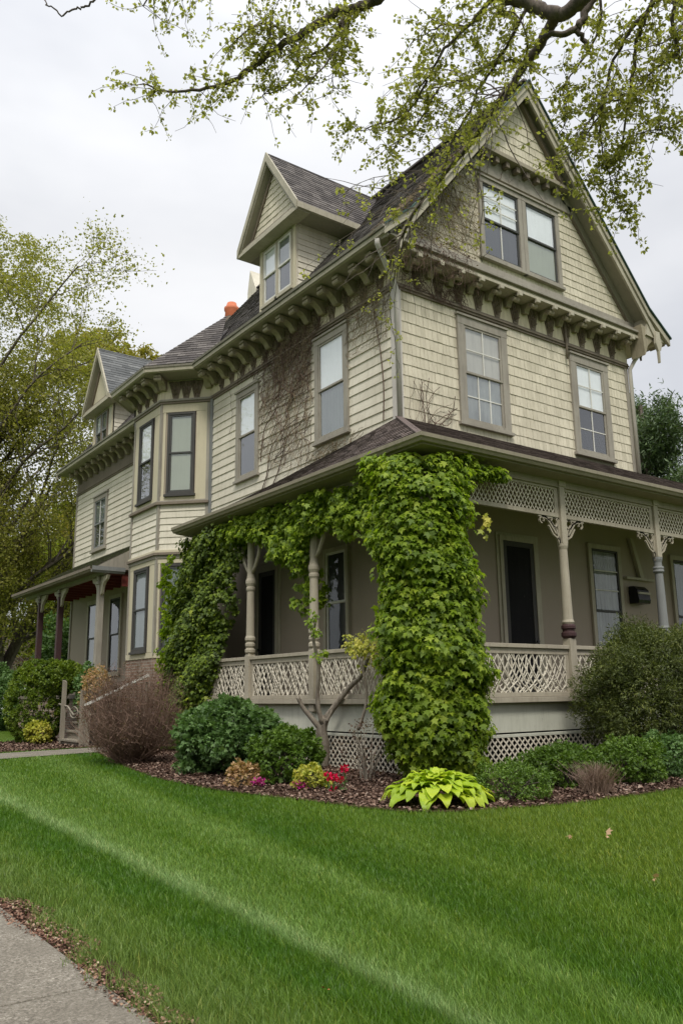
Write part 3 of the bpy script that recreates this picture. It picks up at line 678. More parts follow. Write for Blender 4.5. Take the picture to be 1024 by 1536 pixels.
# --- dormers
def dormer(yc, hw, xf, zb, ze, za, wl, wr, zoff, roofmat, wz0, wz1, wy0, wy1, lbl):
    """gabled dormer facing -X; overhang front xf, eaves at ze, apex za"""
    xw = xf + .30; D = frame((xw, yc, 0), (0, 1, 0), (0, 0, 1), (-1, 0, 0)); slope = 1.246
    def xr(z): return RX - (ZR - zoff - z) / slope
    zb = ZR - zoff - slope * (RX - xw) - .02
    mb = MB(); mb.prism([(wl, zb), (wr, zb), (wr, ze), (0, za - .2), (wl, ze)], D, -.06, 0)
    d = mb.build('dormer', M['siding'], house)
    for s_, yy in ((wl, yc + wl), (wr, yc + wr)):
        C = frame((xw, yy, 0), (1, 0, 0), (0, 0, 1), (0, -1 if s_ == wl else 1, 0))
        zz = ze + .05; mb = MB(); mb.prism([(0, zb), (xr(zb) - xw, zb), (xr(zz) - xw + .1, zz), (0, zz)], C, -.05, 0); mb.build('cheek_wall', M['siding'], d)
        mb = MB(); courses(mb, C, [(.04, zb), (.12, zb), (xr(zz) - xw + .1, zz), (.04, zz)], .145, None, .02); mb.build('clapboards', M['siding'], d, recalc=False)
    mb = MB(); t = .10
    mb.fbox(D, wl - .012, wl + t, zb - .12, ze + .02, 0, .03); mb.fbox(D, wr - t, wr + .012, zb - .12, ze + .02, 0, .03); mb.fbox(D, wl + t, wr - t, wz1 + .10, ze, 0, .03)
    mb.build('corner_trim', M['panel'], d, bevel=.004)
    # roof planes
    sl = (za - ze) / hw
    for s_ in (-1, 1):
        A = V((xf, yc + s_ * hw, ze)); B = V((xf, yc, za)); xe, xa = xr(ze), xr(za)
        mb = MB(); nrm = V((0, s_ * sl, 1)).normalized() * .07
        P = [V((xf, yc + s_ * hw, ze)), V((xe + .15, yc + s_ * hw, ze)), V((xa + .15, yc, za)), V((xf, yc, za))]
        mb.hexa([p - nrm for p in P] + P); mb.build('dormer_roof', M[roofmat], d)
        L = math.hypot(hw, za - ze); F = frame(P[0], (1, 0, 0), P[3] - P[0], nrm)
        mb = MB(); courses(mb, F, [(-.02, -.03), (xe + .12 - xf, -.03), (xa + .12 - xf, L), (-.02, L)], .13, .24 if roofmat == 'roof' else .5, .014, jit=.003, gap=.005, lift=.002); mb.build('dormer_roof_shingles', M[roofmat], d, recalc=False)
        mb = MB(); ya = yc + s_ * (hw + .03)
        mb.bar((xf - .03, ya, ze - .10), (xe + .1, ya, ze - .10), .06, .14); mb.build('dormer_fascia', M['rake'], d)
        mb = MB(); mb.hexa([(xf, yc + s_ * hw, ze - .16), (xf, yc + s_ * hw * .55, ze - .16), (xe, yc + s_ * hw * .55, ze - .16), (xe, yc + s_ * hw, ze - .16),
                            (xf, yc + s_ * hw, ze - .13), (xf, yc + s_ * hw * .55, ze - .13), (xe, yc + s_ * hw * .55, ze - .13), (xe, yc + s_ * hw, ze - .13)]); mb.build('dormer_soffit', M['soffit'], d)
        # verge boards
        mb = MB(); y1 = yc + s_ * (hw + .02); dz = .20
        mb.hexa([(xf - .05, y1, ze - dz), (xf, y1, ze - dz), (xf, yc, za - dz * 1.1), (xf - .05, yc, za - dz * 1.1), (xf - .05, y1, ze + .02), (xf, y1, ze + .02), (xf, yc, za + .02), (xf - .05, yc, za + .02)]); mb.build('dormer_verge', M['rake'], d)
        mb = MB(); mb.hexa([(xf - .02, yc + s_ * hw * .93, ze - .14), (xf + .30, yc + s_ * hw * .93, ze - .14), (xf + .30, yc, za - .30), (xf - .02, yc, za - .30), (xf - .02, yc + s_ * hw * .93, ze - .09), (xf + .30, yc + s_ * hw * .93, ze - .09), (xf + .30, yc, za - .1), (xf - .02, yc, za - .1)]); mb.build('dormer_soffit', M['soffit'], d)
    # base moulding across the gable
    mb = MB(); D2 = frame((xf, yc, 0), (0, 1, 0), (0, 0, 1), (-1, 0, 0))
    mb.fbox(D2, -hw, hw, ze - .20, ze - .12, -.32, .03); mb.fbox(D2, -hw + .02, hw - .02, ze - .12, ze - .04, -.30, .0); mb.build('dormer_cornice', M['rake'], d, bevel=.004)
    mb = MB(); mb.fbox(D2, -hw + .06, hw - .06, ze - .04, ze + .02, -.28, -.03); mb.build('dormer_cornice', M['brown'], d, bevel=.004)
    D3 = frame((xf + .20, yc, 0), (0, 1, 0), (0, 0, 1), (-1, 0, 0))
    if roofmat == 'roof':
        mb = MB(); courses(mb, D3, [(-hw * .75, ze + .02), (hw * .75, ze + .02), (0, za - .5)], .15, .15, .018, jit=.01, lift=.012); mb.build('dormer_shingles', M['shingle'], d, recalc=False)
    mb = MB(); mb.prism([(-hw * .82, ze), (hw * .82, ze), (0, za - .33)], D3, -.03, .01); mb.build('dormer_gable', M['panel' if roofmat != 'roof' else 'shingle'], d)
    mb = MB()
    for s_ in (-1, 1): mb.bar((xf + .17, yc + s_ * hw * .80, ze + .02), (xf + .17, yc, za - .38), .09, .06, up=(1, 0, 0))
    mb.build('dormer_rake', M['brown'], d)
    # paired sash window
    n = 2; wd = (wy1 - wy0) / n
    for i in range(n):
        window(D, wy0 + i * wd + .001, wy0 + (i + 1) * wd - .001, wz0, wz1, .05, 'rake' if roofmat == 'roof' else 'brown', sash='sash_white' if roofmat == 'roof' else 'bluegrey', shade=('sky_white' if i else 'grey_curtain', 'dark_room'), proud=.045, head=False)
    if lbl: d['label'] = lbl
dormer(14.85, 1.30, 8.80, 9.55, 11.62, 13.55, -.78, .75, 0, 'roof', 9.92, 11.36, -.66, .60, 'tall dormer with pale shingled gable and paired sashes')
dormer(25.70, 1.18, 8.75, 8.7, 10.62, 12.55, -.85, .88, .4, 'slate', 9.0, 10.35, -.45, .60, 'far dormer under a smooth grey slate roof')

# --- chimneys
mb = MB(); mb.box(12.4, 12.9, 23.4, 23.95, 12.0, 13.85); ch = mb.build('chimney', M['brick'], house)
mb = MB(); mb.lathe((12.65, 23.68, 13.85), [(0, .20), (.05, .24), (.25, .22), (.33, .26), (.42, .26), (.45, .20), (.60, .16)], 16); mb.build('chimney_pot', M['terracotta'], ch, smooth=True)
mb = MB(); mb.prism([(0, 12.0), (.55, 12.0), (.55, 14.0), (.40, 14.75), (0, 13.9)], frame((12.3, 21.4, 0), (0, 1, 0), (0, 0, 1), (-1, 0, 0)), -.4, 0); mb.build('chimney', M['siding'], house, label='short pale stack beside the tall dormer')

# ================================================================== FRONT PORCH
XP, YP, XG, YG = 7.94, 8.71, 7.50, 8.36
mb = MB(); mb.prism([(XP - .08, YP - .08), (21.5, YP - .08), (21.5, 10.68), (9.05, 10.68), (9.05, 16.3), (XP - .08, 16.3)], lambda a, b, o: V((a, b, o)), .985, 1.055); mb.build('porch_deck', M['deck'], house, bevel=.008)
mb = MB(); mb.box(XP - .11, 21.5, YP - .11, YP - .081, .985, 1.06); mb.box(XP - .11, XP - .081, YP - .081, 16.3, .985, 1.06); mb.build('deck_edge', M['post'], house, bevel=.005)
mb = MB(); mb.box(XP + .01, 21.5, YP, YP + .03, .56, .984); mb.box(XP, XP + .03, YP, 16.3, .56, .984); mb.build('porch_skirt', M['skirt'], house)
mb = MB(); mb.box(XP + .01, 21.5, YP - .02, YP + .03, .49, .535); mb.box(XP - .02, XP + .03, YP + .03, 16.3, .49, .535)
mb.box(8.2, 8.29, YP - .015, YP + .03, 0, .49); mb.build('lattice_rail', M['skirt'], house, bevel=.004)
mb = MB(); mb.box(XP + .35, 21.5, YP + .35, YP + .4, 0, .98); mb.box(XP + .35, XP + .4, YP + .35, 16.3, 0, .98); mb.build('crawl_space_dark', M['dark_room'], house)  # near-black sheet paints in the gloom behind the lattice

def lattice(F, a0, a1, b0, b1, step, w, th, mat, name='lattice', ang=1.0, parent=house):
    mb = MB(); H = b1 - b0
    for layer, s_ in ((0, 1), (1, -1)):
        a = a0 - H / ang
        while a < a1 + H / ang:
            p0, p1 = (a, b0), (a + s_ * H / ang, b1)
            # clip to [a0,a1]
            (x0, y0), (x1, y1) = p0, p1
            t0, t1 = 0, 1; dx = x1 - x0
            if dx > 0: t0, t1 = max(0, (a0 - x0) / dx), min(1, (a1 - x0) / dx)
            else: t0, t1 = max(0, (a1 - x0) / dx), min(1, (a0 - x0) / dx)
            if t1 - t0 > .05:
                j = random.uniform(-.004, .004)
                P = F(x0 + dx * t0 + j, y0 + (y1 - y0) * t0, .004 + layer * th * 1.1); Q = F(x0 + dx * t1 + j, y0 + (y1 - y0) * t1, .004 + layer * th * 1.1)
                nn = F(0, 0, 1) - F(0, 0, 0); mb.bar(P, Q, th, w, up=tuple((Q - P).normalized().cross(nn)))
            a += step
    return mb.build(name, M[mat], parent, recalc=False)
PR = frame((0, YP, 0), (1, 0, 0), (0, 0, 1), (0, -1, 0)); PL = frame((XP, 0, 0), (0, 1, 0), (0, 0, 1), (-1, 0, 0))
lattice(PR, 8.29, 21.5, 0, .49, .115, .022, .008, 'lattice', 'skirt_lattice')
lattice(PL, 8.75, 16.3, 0, .49, .115, .022, .008, 'lattice', 'skirt_lattice')

# posts
posts_f = [10.82, 13.45, 16.1, 18.8]; posts_l = [11.73, 13.9, 16.1]
def front_post(x, y, mt='post', rings='maroon'):
    mb = MB(); mb.lathe((x, y, 0), [(2.18, .082), (2.22, .10), (2.26, .085), (2.34, .082), (3.40, .068), (3.46, .085), (3.50, .085)], 20)
    p = mb.build('porch_post', M[mt], house, smooth=False)
    mb = MB(); mb.box(x - .065, x + .065, y - .065, y + .065, 3.50, 4.56); mb.add([(x - .065, y - .065, 3.501), (x + .065, y - .065, 3.501), (x + .065, y + .065, 3.501), (x - .065, y + .065, 3.501), (x, y, 3.36)], [(0, 1, 4), (1, 2, 4), (2, 3, 4), (3, 0, 4)])
    mb.box(x - .085, x + .085, y - .085, y + .085, 4.46, 4.58); mb.build('post_head', M['post'], p, bevel=.006)
    mb = MB(); mb.box(x - .075, x + .075, y - .075, y + .075, 1.056, 1.96); mb.build('post_base', M['post'], p, bevel=.006)
    mb = MB(); mb.lathe((x, y, 0), [(1.96, .085), (2.0, .12), (2.05, .12), (2.07, .095), (2.10, .095), (2.12, .115), (2.16, .115), (2.19, .09)], 20); mb.build('post_collar', M[rings], p)
    if mt == 'bluegrey':
        mb = MB(); mb.lathe((x, y, 0), [(3.22, .09), (3.24, .10), (3.27, .09), (3.30, .10), (3.33, .09)], 20); mb.build('post_collar', M['bluegrey'], p)
for i, x in enumerate(posts_f): front_post(x, YP, 'post' if i == 0 else 'bluegrey', 'maroon' if i == 0 else 'bluegrey')
def side_post(x, y):
    mb = MB(); mb.lathe((x, y, 0), [(2.0, .07), (2.05, .095), (2.09, .095), (2.12, .075), (2.16, .10), (2.2, .10), (2.24, .08), (2.5, .078), (3.08, .072), (3.12, .09), (3.16, .09), (3.18, .075), (3.24, .10), (3.29, .10), (3.34, .08), (3.42, .07), (4.5, .068)], 18)
    p = mb.build('porch_post', M['post'], house)
    mb = MB(); mb.box(x - .075, x + .075, y - .075, y + .075, .86, 1.86); mb.add([(x - .075, y - .075, 1.859), (x + .075, y - .075, 1.859), (x + .075, y + .075, 1.859), (x - .075, y + .075, 1.859), (x, y, 2.12)], [(0, 1, 4), (1, 2, 4), (2, 3, 4), (3, 0, 4)]); mb.build('post_base', M['post'], p, bevel=.006)
    mb = MB(); mb.lathe((x, y, 0), [(1.90, .07), (1.93, .10), (1.98, .10), (2.01, .075)], 18); mb.build('post_collar', M['post'], p)
    mb = MB()
    for s_ in (-1, 1):
        mb.tube([(x, y + s_ * .07, 3.45), (x, y + s_ * .16, 3.55), (x, y + s_ * .30, 3.78), (x, y + s_ * .34, 4.0)], [.03, .035, .035, .04], 7)
    mb.build('post_arm', M['post'], p, smooth=True)
for y in posts_l: side_post(XP, y)
front_post(XP + .03, YP + .03)
side_post(XP, 16.25) if False else None

# beams, spandrels, ceiling, gutters
mb = MB(); mb.box(XP - .06, 21.5, YP - .06, YP + .06, 4.44, 4.60); mb.box(XP - .06, XP + .06, YP + .061, 16.35, 4.40, 4.60); mb.build('porch_beam', M['olive'], house, bevel=.005)
mb = MB(); mb.prism([(XG + .05, YG + .05), (21.5, YG + .05), (21.5, 10.68), (9.05, 10.68), (9.05, 16.4), (XG + .05, 16.4)], lambda a, b, o: V((a, b, o)), 4.585, 4.615); mb.build('porch_ceiling', M['olive'], house)
for i, (x0, x1) in enumerate(((8.1, 10.75), (10.89, 13.38), (13.52, 16.03), (16.17, 18.73))):
    mb = MB(); mb.fbox(PR, x0, x1, 3.93, 4.0, -.03, .03); mb.fbox(PR, x0, x1, 4.40, 4.439, -.025, .025)
    mb.fbox(PR, x1 - .09, x1, 4.0, 4.40, -.025, .025); mb.fbox(PR, x0, x0 + .04, 4.0, 4.40, -.025, .025)
    s = mb.build('spandrel', M['post'], house, bevel=.004)
    lattice(PR, x0 + .04, x1 - .09, 4.0, 4.40, .088, .016, .007, 'lattice', 'spandrel_lattice', 1.55, s)
def fan_bracket(x, s_):
    mb = MB(); F = lambda a, b, o=0: V((x + s_ * (.065 + a), YP - o, b))
    def strip(pts, w=.032):
        for i in range(len(pts) - 1): mb.bar(F(*pts[i]), F(*pts[i + 1]), w, .035, up=(0, 1, 0))
    arc = lambda cx, cz, r, a0, a1, n=10: [(cx + r * math.cos(math.radians(a0 + (a1 - a0) * i / n)), cz + r * math.sin(math.radians(a0 + (a1 - a0) * i / n))) for i in range(n + 1)]
    strip(arc(.50, 3.44, .50, 180, 98, 12)); strip([(0.02, 3.5), (.10, 3.72), (.22, 3.86), (.42, 3.92)], .028); strip(arc(.12, 3.84, .075, 0, 360, 12), .02); strip([(0, 3.55), (.16, 3.64), (.26, 3.78)], .022)
    strip([(0, 3.915), (.50, 3.915)], .03); strip(arc(.42, 3.85, .05, -90, 200, 8), .02); strip([(.012, 3.5), (.012, 3.92)], .03); strip([(.06, 3.62), (.30, 3.90)], .02)
    mb.build('post_bracket', M['post'], house)
for x in posts_f: fan_bracket(x, -1); fan_bracket(x, 1)

# railings
def woven(F, a0, a1, b0, b1, n, parent, wob=.05, arcs=False):
    mb = MB()
    for i in range(n):
        a = a0 + (a1 - a0) * (i + random.random()) / n; s_ = (1 if i % 2 else -1) * random.uniform(.24, .40); pts = []
        for k in range(7):
            u = k / 6; aa = a + s_ * (u - .5) + wob * math.sin(u * 5 + i) * .25 + random.uniform(-.008, .008)
            if arcs: aa += s_ * .5 * math.sin(u * PI)
            aa = min(max(aa, a0), a1); pts.append(F(aa, b0 + (b1 - b0) * u, .012 * math.sin(i * 2.1 + k)))
        if len(pts) > 1: mb.tube(pts, [random.uniform(.007, .012)] * len(pts), 5, False)
    return mb.build('woven_lattice', M['lattice'], parent, recalc=False)
def railing(F, a0, a1, arcs=False):
    mb = MB(); mb.fbox(F, a0, a1, 1.79, 1.85, -.06, .06); mb.fbox(F, a0, a1, 1.70, 1.789, -.025, .025); mb.fbox(F, a0, a1, 1.062, 1.13, -.03, .03)
    mb.fbox(F, a1 - .07, a1, 1.13, 1.70, -.02, .02); mb.fbox(F, a0, a0 + .05, 1.13, 1.70, -.02, .02)
    r = mb.build('railing', M['post'], house, bevel=.005); woven(F, a0 + .05, a1 - .07, 1.13, 1.70, int((a1 - a0) * 15), r, arcs=arcs); lattice(F, a0 + .05, a1 - .07, 1.13, 1.70, .15, .017, .008, 'lattice', 'diamond_lattice', 1.5, r)
for x0, x1 in ((8.05, 10.74), (10.9, 13.37), (13.53, 16.02), (16.18, 18.72)): railing(PR, x0, x1, True)
for y0, y1 in ((8.9, 11.65), (11.81, 13.82), (13.98, 16.02)): railing(PL, y0, y1)

# porch roof
zg, zj = 4.70, 5.90
A_, B_, C_, D_ = V((XG, YG, zg)), V((21.5, YG, zg)), V((21.5, 10.70, zj)), V((9.03, 10.66, zj)); E_, G_ = V((XG, 16.45, zg)), V((9.03, 16.45, 5.45))
mb = MB(); dn = V((0, 0, -.06)); mb.hexa([A_ + dn, B_ + dn, C_ + dn, D_ + dn, A_, B_, C_, D_])
for i in range(24):
    u0, u1 = i / 24, (i + 1) / 24; a_, b_, c_, d_ = A_.lerp(E_, u1), A_.lerp(E_, u0), D_.lerp(G_, u0), D_.lerp(G_, u1); mb.hexa([a_ + dn * 1.3, b_ + dn * 1.3, c_ + dn * 1.3, d_ + dn * 1.3, a_ + dn * .3, b_ + dn * .3, c_ + dn * .3, d_ + dn * .3])
mb.build('porch_roof', M['porch_roof'], house)
tri_courses(A_, B_, C_, D_, 'porch_roof_shingles', 'porch_roof', .115, .17)
mb = MB()   # side slope is slightly twisted, so map bilinearly
Lw = 8.09
def TW(a, b, o=0):
    u, v = a / Lw, b / 2.0; p = A_.lerp(E_, u); q = D_.lerp(G_, u); return p.lerp(q, v) + V((-.5, 0, .85)) * o
courses(mb, TW, [(0, 0), (Lw, 0), (Lw, 2.0), (0, 2.0)], .115, .17, .016, jit=.004, lift=.004); mb.build('porch_roof_shingles', M['porch_roof'], house, recalc=False)
mb = MB(); mb.bar(A_ + V((0, 0, .005)), D_ + V((0, 0, .015)), .11, .02); mb.build('hip_cap', M['porch_roof'], house)
def kgutter(p, q, n, name='gutter', mat='olive', h=.11, extra=(0, 0)):
    """ogee gutter section swept along p-q with outward normal n; mitred by extra"""
    p, q, n = V(p), V(q), V(n); d = (q - p).normalized(); pr = [(0, 0), (.055, 0), (.075, .035), (.10, .055), (.105, h), (.095, h), (.09, .062), (0, .06)]
    mb = MB(); k = len(pr)
    mb.add([p + n * a + V((0, 0, b)) - d * (a * extra[0]) for a, b in pr] + [q + n * a + V((0, 0, b)) + d * (a * extra[1]) for a, b in pr],
           [tuple(range(k)), tuple(range(2 * k - 1, k - 1, -1))] + [(i, i + k, (i + 1) % k + k, (i + 1) % k) for i in range(k)])
    mb.build(name, M[mat], house)
kgutter((XG, YG, 4.60), (21.5, YG, 4.60), (0, -1, 0), extra=(1, 0)); kgutter((XG, YG, 4.60), (XG, 16.45, 4.60), (-1, 0, 0), extra=(1, 0))
mb = MB()
for (p, q, r, s_) in (((XG + .01, YG + .01), (21.5, YG + .01), (21.5, YP), (XP, YP)), ((XG + .01, 16.45), (XG + .01, YG + .01), (XP, YP), (XP, 16.45))):
    mb.hexa([(*p, 4.575), (*q, 4.575), (*r, 4.545), (*s_, 4.545), (*p, 4.64), (*q, 4.64), (*r, 4.584), (*s_, 4.584)])
mb.build('porch_soffit', M['olive'], house)
mb = MB(); mb.prism([(XG - .03, 4.60), (9.05, 4.60), (9.05, 5.42), (XG - .03, 4.70)], lambda a, b, o: V((a, 16.45 + o, b)), 0, .04); mb.build('porch_end_board', M['olive'], house)

# small porch things
mb = MB(); mb.fbox(RF, 6.12, 7.1, 3.45, 3.50, 0, .10); mb.hexa([RF(6.62, 3.5, .02), RF(6.74, 3.5, .02), RF(6.74, 3.5, .10), RF(6.62, 3.5, .10), RF(6.35, 4.35, .02), RF(6.45, 4.35, .02), RF(6.45, 4.35, .10), RF(6.35, 4.35, .10)]); mb.build('shelf_brace', M['rake'], house)

# ================================================================== WING PORCH
XW = 7.70
mb = MB(); mb.box(XW - .1, 9.05, 21.0, 28.2, 1.1, 1.2); mb.build('porch_deck', M['deck'], house)
mb = MB(); mb.box(XW - .05, XW, 21.0, 28.2, 0, 1.1); mb.build('porch_skirt', M['brick'], house)
for i, y in enumerate((21.45, 24.75, 26.7)):
    mb = MB(); mb.box(XW - .08, XW + .08, y - .08, y + .08, 1.2, 4.28); p = mb.build('porch_post', M['trim' if i == 0 else 'maroon'], house, bevel=.01)
    mb = MB(); mb.box(XW - .11, XW + .11, y - .11, y + .11, 4.05, 4.12); mb.box(XW - .10, XW + .10, y - .10, y + .10, 4.16, 4.27); mb.build('post_capital', M['trim'], p, bevel=.01)
    mb = MB()
    for s_ in (-1, 1):
        pr = [(0, 4.25), (.5, 4.25), (.42, 4.14), (.28, 4.10), (.15, 3.98), (.09, 3.80), (0, 3.75)]
        mb.prism([(y + s_ * (.08 + a), b) for a, b in pr], lambda a, b, o: V((XW + o, a, b)), -.035, .035)
    mb.build('post_bracket', M['rake'], p)
mb = MB(); mb.box(XW - .07, XW + .07, 21.1, 28.2, 4.28, 4.38); mb.build('porch_beam', M['trim'], house)
mb = MB(); mb.box(XW + .07, 9.05, 21.15, 28.1, 4.34, 4.37); mb.box(8.14, 9.04, 21.08, 21.14, 4.0, 4.3); mb.build('porch_ceiling', M['red'], house)
for y in np.arange(21.6, 28, .6):
    mb = MB(); mb.box(XW + .08, 9.0, y, y + .06, 4.26, 4.338); mb.build('rafter', M['red'], house)
Aw, Bw, Cw, Dw = V((7.33, 21.0, 4.42)), V((7.33, 28.45, 4.42)), V((9.06, 28.45, 5.42)), V((9.06, 21.0, 5.42))
mb = MB(); mb.hexa([Aw + dn, Bw + dn, Cw + dn, Dw + dn, Aw, Bw, Cw, Dw]); mb.build('porch_roof', M['moss_roof'], house)
tri_courses(Aw, Bw, Cw, Dw, 'porch_roof_shingles', 'moss_roof', .13, .22)
kgutter((7.33, 21.0, 4.33), (7.33, 28.45, 4.33), (-1, 0, 0), mat='brown', h=.13); kgutter((7.25, 20.98, 4.30), (8.14, 20.98, 4.30), (0, -1, 0), mat='bluegrey', h=.16)
mb = MB(); mb.box(7.34, 9.05, 21.0, 28.4, 4.385, 4.41); mb.build('porch_soffit', M['brown'], house)
mb = MB(); mb.prism([(7.33, 4.42), (9.05, 4.42), (9.05, 5.4)], lambda a, b, o: V((a, 20.99 - o, b)), 0, .02); mb.build('porch_end_board', M['trim'], house)
# ================================================================== GROUND
BED = [(6.35, 17.3), (5.9, 15.4), (5.4, 13.4), (5.03, 11.3), (4.98, 9.41), (5.12, 8.6), (5.25, 7.9), (5.33, 7.1), (5.5, 6.55), (5.85, 6.22), (6.24, 6.12), (7.1, 5.89), (8.2, 5.86), (9.26, 5.94), (14, 6.3), (25, 6.6), (25, 12), (9, 12), (9, 17.3)]
BED2 = [(4.2, 19.0), (9, 19.6), (9, 26), (7.0, 24.2), (5.2, 22.6), (4.2, 21.5)]
PATH = [(1.35, 15.9), (4.3, 17.0), (6.4, 17.55), (7.2, 18.0), (7.2, 19.2), (4.3, 18.6), (1.35, 17.5)]
def inpoly(P, poly):
    x, y = P[:, 0], P[:, 1]; r = np.zeros(len(P), bool); n = len(poly)
    for i in range(n):
        (x0, y0), (x1, y1) = poly[i], poly[(i + 1) % n]
        c = ((y0 > y) != (y1 > y)); xi = x0 + (y - y0) / ((y1 - y0) if y1 != y0 else 1e-9) * (x1 - x0)
        r ^= c & (x < xi)
    return r
def edge_x(y): return 1.375 + .008 * y + .05 * np.sin(y * 3.1) + .035 * np.sin(y * 7.7 + 1) + .02 * np.sin(y * 17.3)

def lawn_material(name, blades):
    m, t, o = nt(name); g = N(t, 'ShaderNodeNewGeometry'); sp = N(t, 'ShaderNodeSeparateXYZ'); t.links.new(g.outputs['Position'], sp.inputs[0])
    def mt(op, a, b=None, c=None):
        n = N(t, 'ShaderNodeMath', operation=op)
        for i, v in enumerate((a, b, c)):
            if v is None: continue
            if hasattr(v, 'node'): t.links.new(v, n.inputs[i])
            else: n.inputs[i].default_value = v
        return n.outputs[0]
    nz = noise_tex(t, .8, 3, .6)
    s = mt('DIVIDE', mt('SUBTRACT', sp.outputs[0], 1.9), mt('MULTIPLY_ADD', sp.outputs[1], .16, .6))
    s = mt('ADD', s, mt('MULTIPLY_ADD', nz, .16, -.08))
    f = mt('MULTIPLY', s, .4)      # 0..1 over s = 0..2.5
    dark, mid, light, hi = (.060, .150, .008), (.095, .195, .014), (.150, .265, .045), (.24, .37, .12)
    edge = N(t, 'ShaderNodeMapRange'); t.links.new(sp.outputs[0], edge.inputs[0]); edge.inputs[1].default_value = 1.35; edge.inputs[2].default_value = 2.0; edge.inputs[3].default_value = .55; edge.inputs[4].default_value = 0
    st = ramp(t, f, [(0.0, (.10, .195, .018)), (0.05, dark), (0.115, dark), (0.15, hi), (0.185, light), (0.30, mid), (0.40, light), (0.445, mid), (0.47, dark), (0.60, (.072, .160, .008)), (0.72, (.115, .21, .018)), (0.86, (.085, .175, .010)), (1.0, (.13, .21, .018))])  # mowing stripes: sheen of the bent grass painted as light and dark greens
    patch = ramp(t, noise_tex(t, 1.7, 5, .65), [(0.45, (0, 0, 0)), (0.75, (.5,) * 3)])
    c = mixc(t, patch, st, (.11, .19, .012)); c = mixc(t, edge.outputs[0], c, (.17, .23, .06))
    if blades:
        r = g.outputs['Random Per Island']
        c = mixc(t, 1.0, c, ramp(t, r, [(0, (.6, .65, .6)), (.5, (1, 1, 1)), (.93, (1.5, 1.35, 1.5)), (1, (2.6, 1.7, 2.4))]), 'MULTIPLY')
        b = N(t, 'ShaderNodeBsdfPrincipled'); b.inputs['Roughness'].default_value = .45; b.inputs['Specular IOR Level'].default_value = .35; t.links.new(c, b.inputs['Base Color'])
        tr = N(t, 'ShaderNodeBsdfTranslucent'); t.links.new(c, tr.inputs['Color'])
        mx = N(t, 'ShaderNodeMixShader'); mx.inputs[0].default_value = .35; t.links.new(b.outputs[0], mx.inputs[1]); t.links.new(tr.outputs[0], mx.inputs[2]); t.links.new(mx.outputs[0], o.inputs[0])
    else:
        c = mixc(t, 1.0, c, (.55, .50, .5), 'MULTIPLY')
        n = noise_tex(t, 60, 4, .8); bsdf(t, o, c, .95, n, 1.0, .03, .05)
    return m
def sheet(name, poly, z, mat, label=None):
    mb = MB(); mb.add([(x, y, z) for x, y in poly], [tuple(range(len(poly)))]); o = mb.build(name, mat, None, recalc=False); o['kind'] = 'structure'; return o
far_grass = bark('far_ground_grass', (.04, .09, .012), (.09, .15, .025), .6)
sheet('ground', [(-700, -700), (700, -700), (700, 700), (-700, 700)], -.004, far_grass)
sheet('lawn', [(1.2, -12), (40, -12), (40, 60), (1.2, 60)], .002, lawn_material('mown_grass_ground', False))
m, t, o = nt('bark_mulch'); n = noise_tex(t, 38, 6, .75); n2 = noise_tex(t, 3, 4, .6)
c = ramp(t, n, [(.3, (.030, .016, .010)), (.55, (.085, .046, .030)), (.75, (.17, .10, .07))]); c = mixc(t, ramp(t, n2, [(.4, (0, 0, 0)), (.7, (.5,) * 3)]), c, (.055, .035, .025)); bsdf(t, o, c, .95, n, 1.0, .04, .1); M['mulch'] = m
def smooth_poly(p, k=6):
    out = []; n = len(p)
    for i in range(n):
        p0, p1, p2, p3 = [np.array(p[(i + j - 1) % n], float) for j in range(4)]
        if np.linalg.norm(p2 - p1) > 4: out.append(tuple(p1)); continue
        for u in np.arange(k) / k: out.append(tuple(.5 * ((2 * p1) + (p2 - p0) * u + (2 * p0 - 5 * p1 + 4 * p2 - p3) * u * u + (3 * p1 - p0 - 3 * p2 + p3) * u ** 3)))
    return out
sheet('mulch_bed', BED, .016, M['mulch']); sheet('mulch_bed', BED2, .016, M['mulch'])
# sidewalk with joints
m, t, o = nt('aggregate_concrete')
n = noise_tex(t, 70, 8, .95); n2 = noise_tex(t, 2.2, 5, .6); vo = N(t, 'ShaderNodeTexVoronoi'); vo.inputs['Scale'].default_value = 110
g = N(t, 'ShaderNodeNewGeometry'); t.links.new(g.outputs['Position'], vo.inputs['Vector'])
c = ramp(t, n, [(.38, (.04, .035, .028)), (.48, (.17, .15, .12)), (.56, (.26, .235, .19)), (.66, (.62, .58, .50))]); vb = N(t, 'ShaderNodeRGBToBW'); t.links.new(vo.outputs['Color'], vb.inputs[0]); c = mixc(t, .6, c, vb.outputs[0], 'SOFT_LIGHT')
c = mixc(t, ramp(t, n2, [(.35, (0, 0, 0)), (.62, (.6,) * 3)]), c, (.13, .115, .09)); bsdf(t, o, c, .9, n, .8, .004, .2); M['concrete'] = m
ys = [-8, -5.4, -2.8, -.2, 2.2, 3.53, 5.95, 8.4, 11, 13.6, 16.2, 18.8, 21.4, 24, 27, 30, 36, 42, 50]
mb = MB()
for a, b in zip(ys[:-1], ys[1:]): mb.box(-.6, 1.36, a + .007, b - .007, -.06, .022)
sw = mb.build('sidewalk', M['concrete'], None, bevel=.006); sw['kind'] = 'structure'
pth = sheet('path', PATH, .020, M['concrete'])
sheet('soil_strip', [(1.3, -3), (1.52, -3), (1.52, 6), (1.56, 14), (1.3, 14)], .008, M['mulch'])

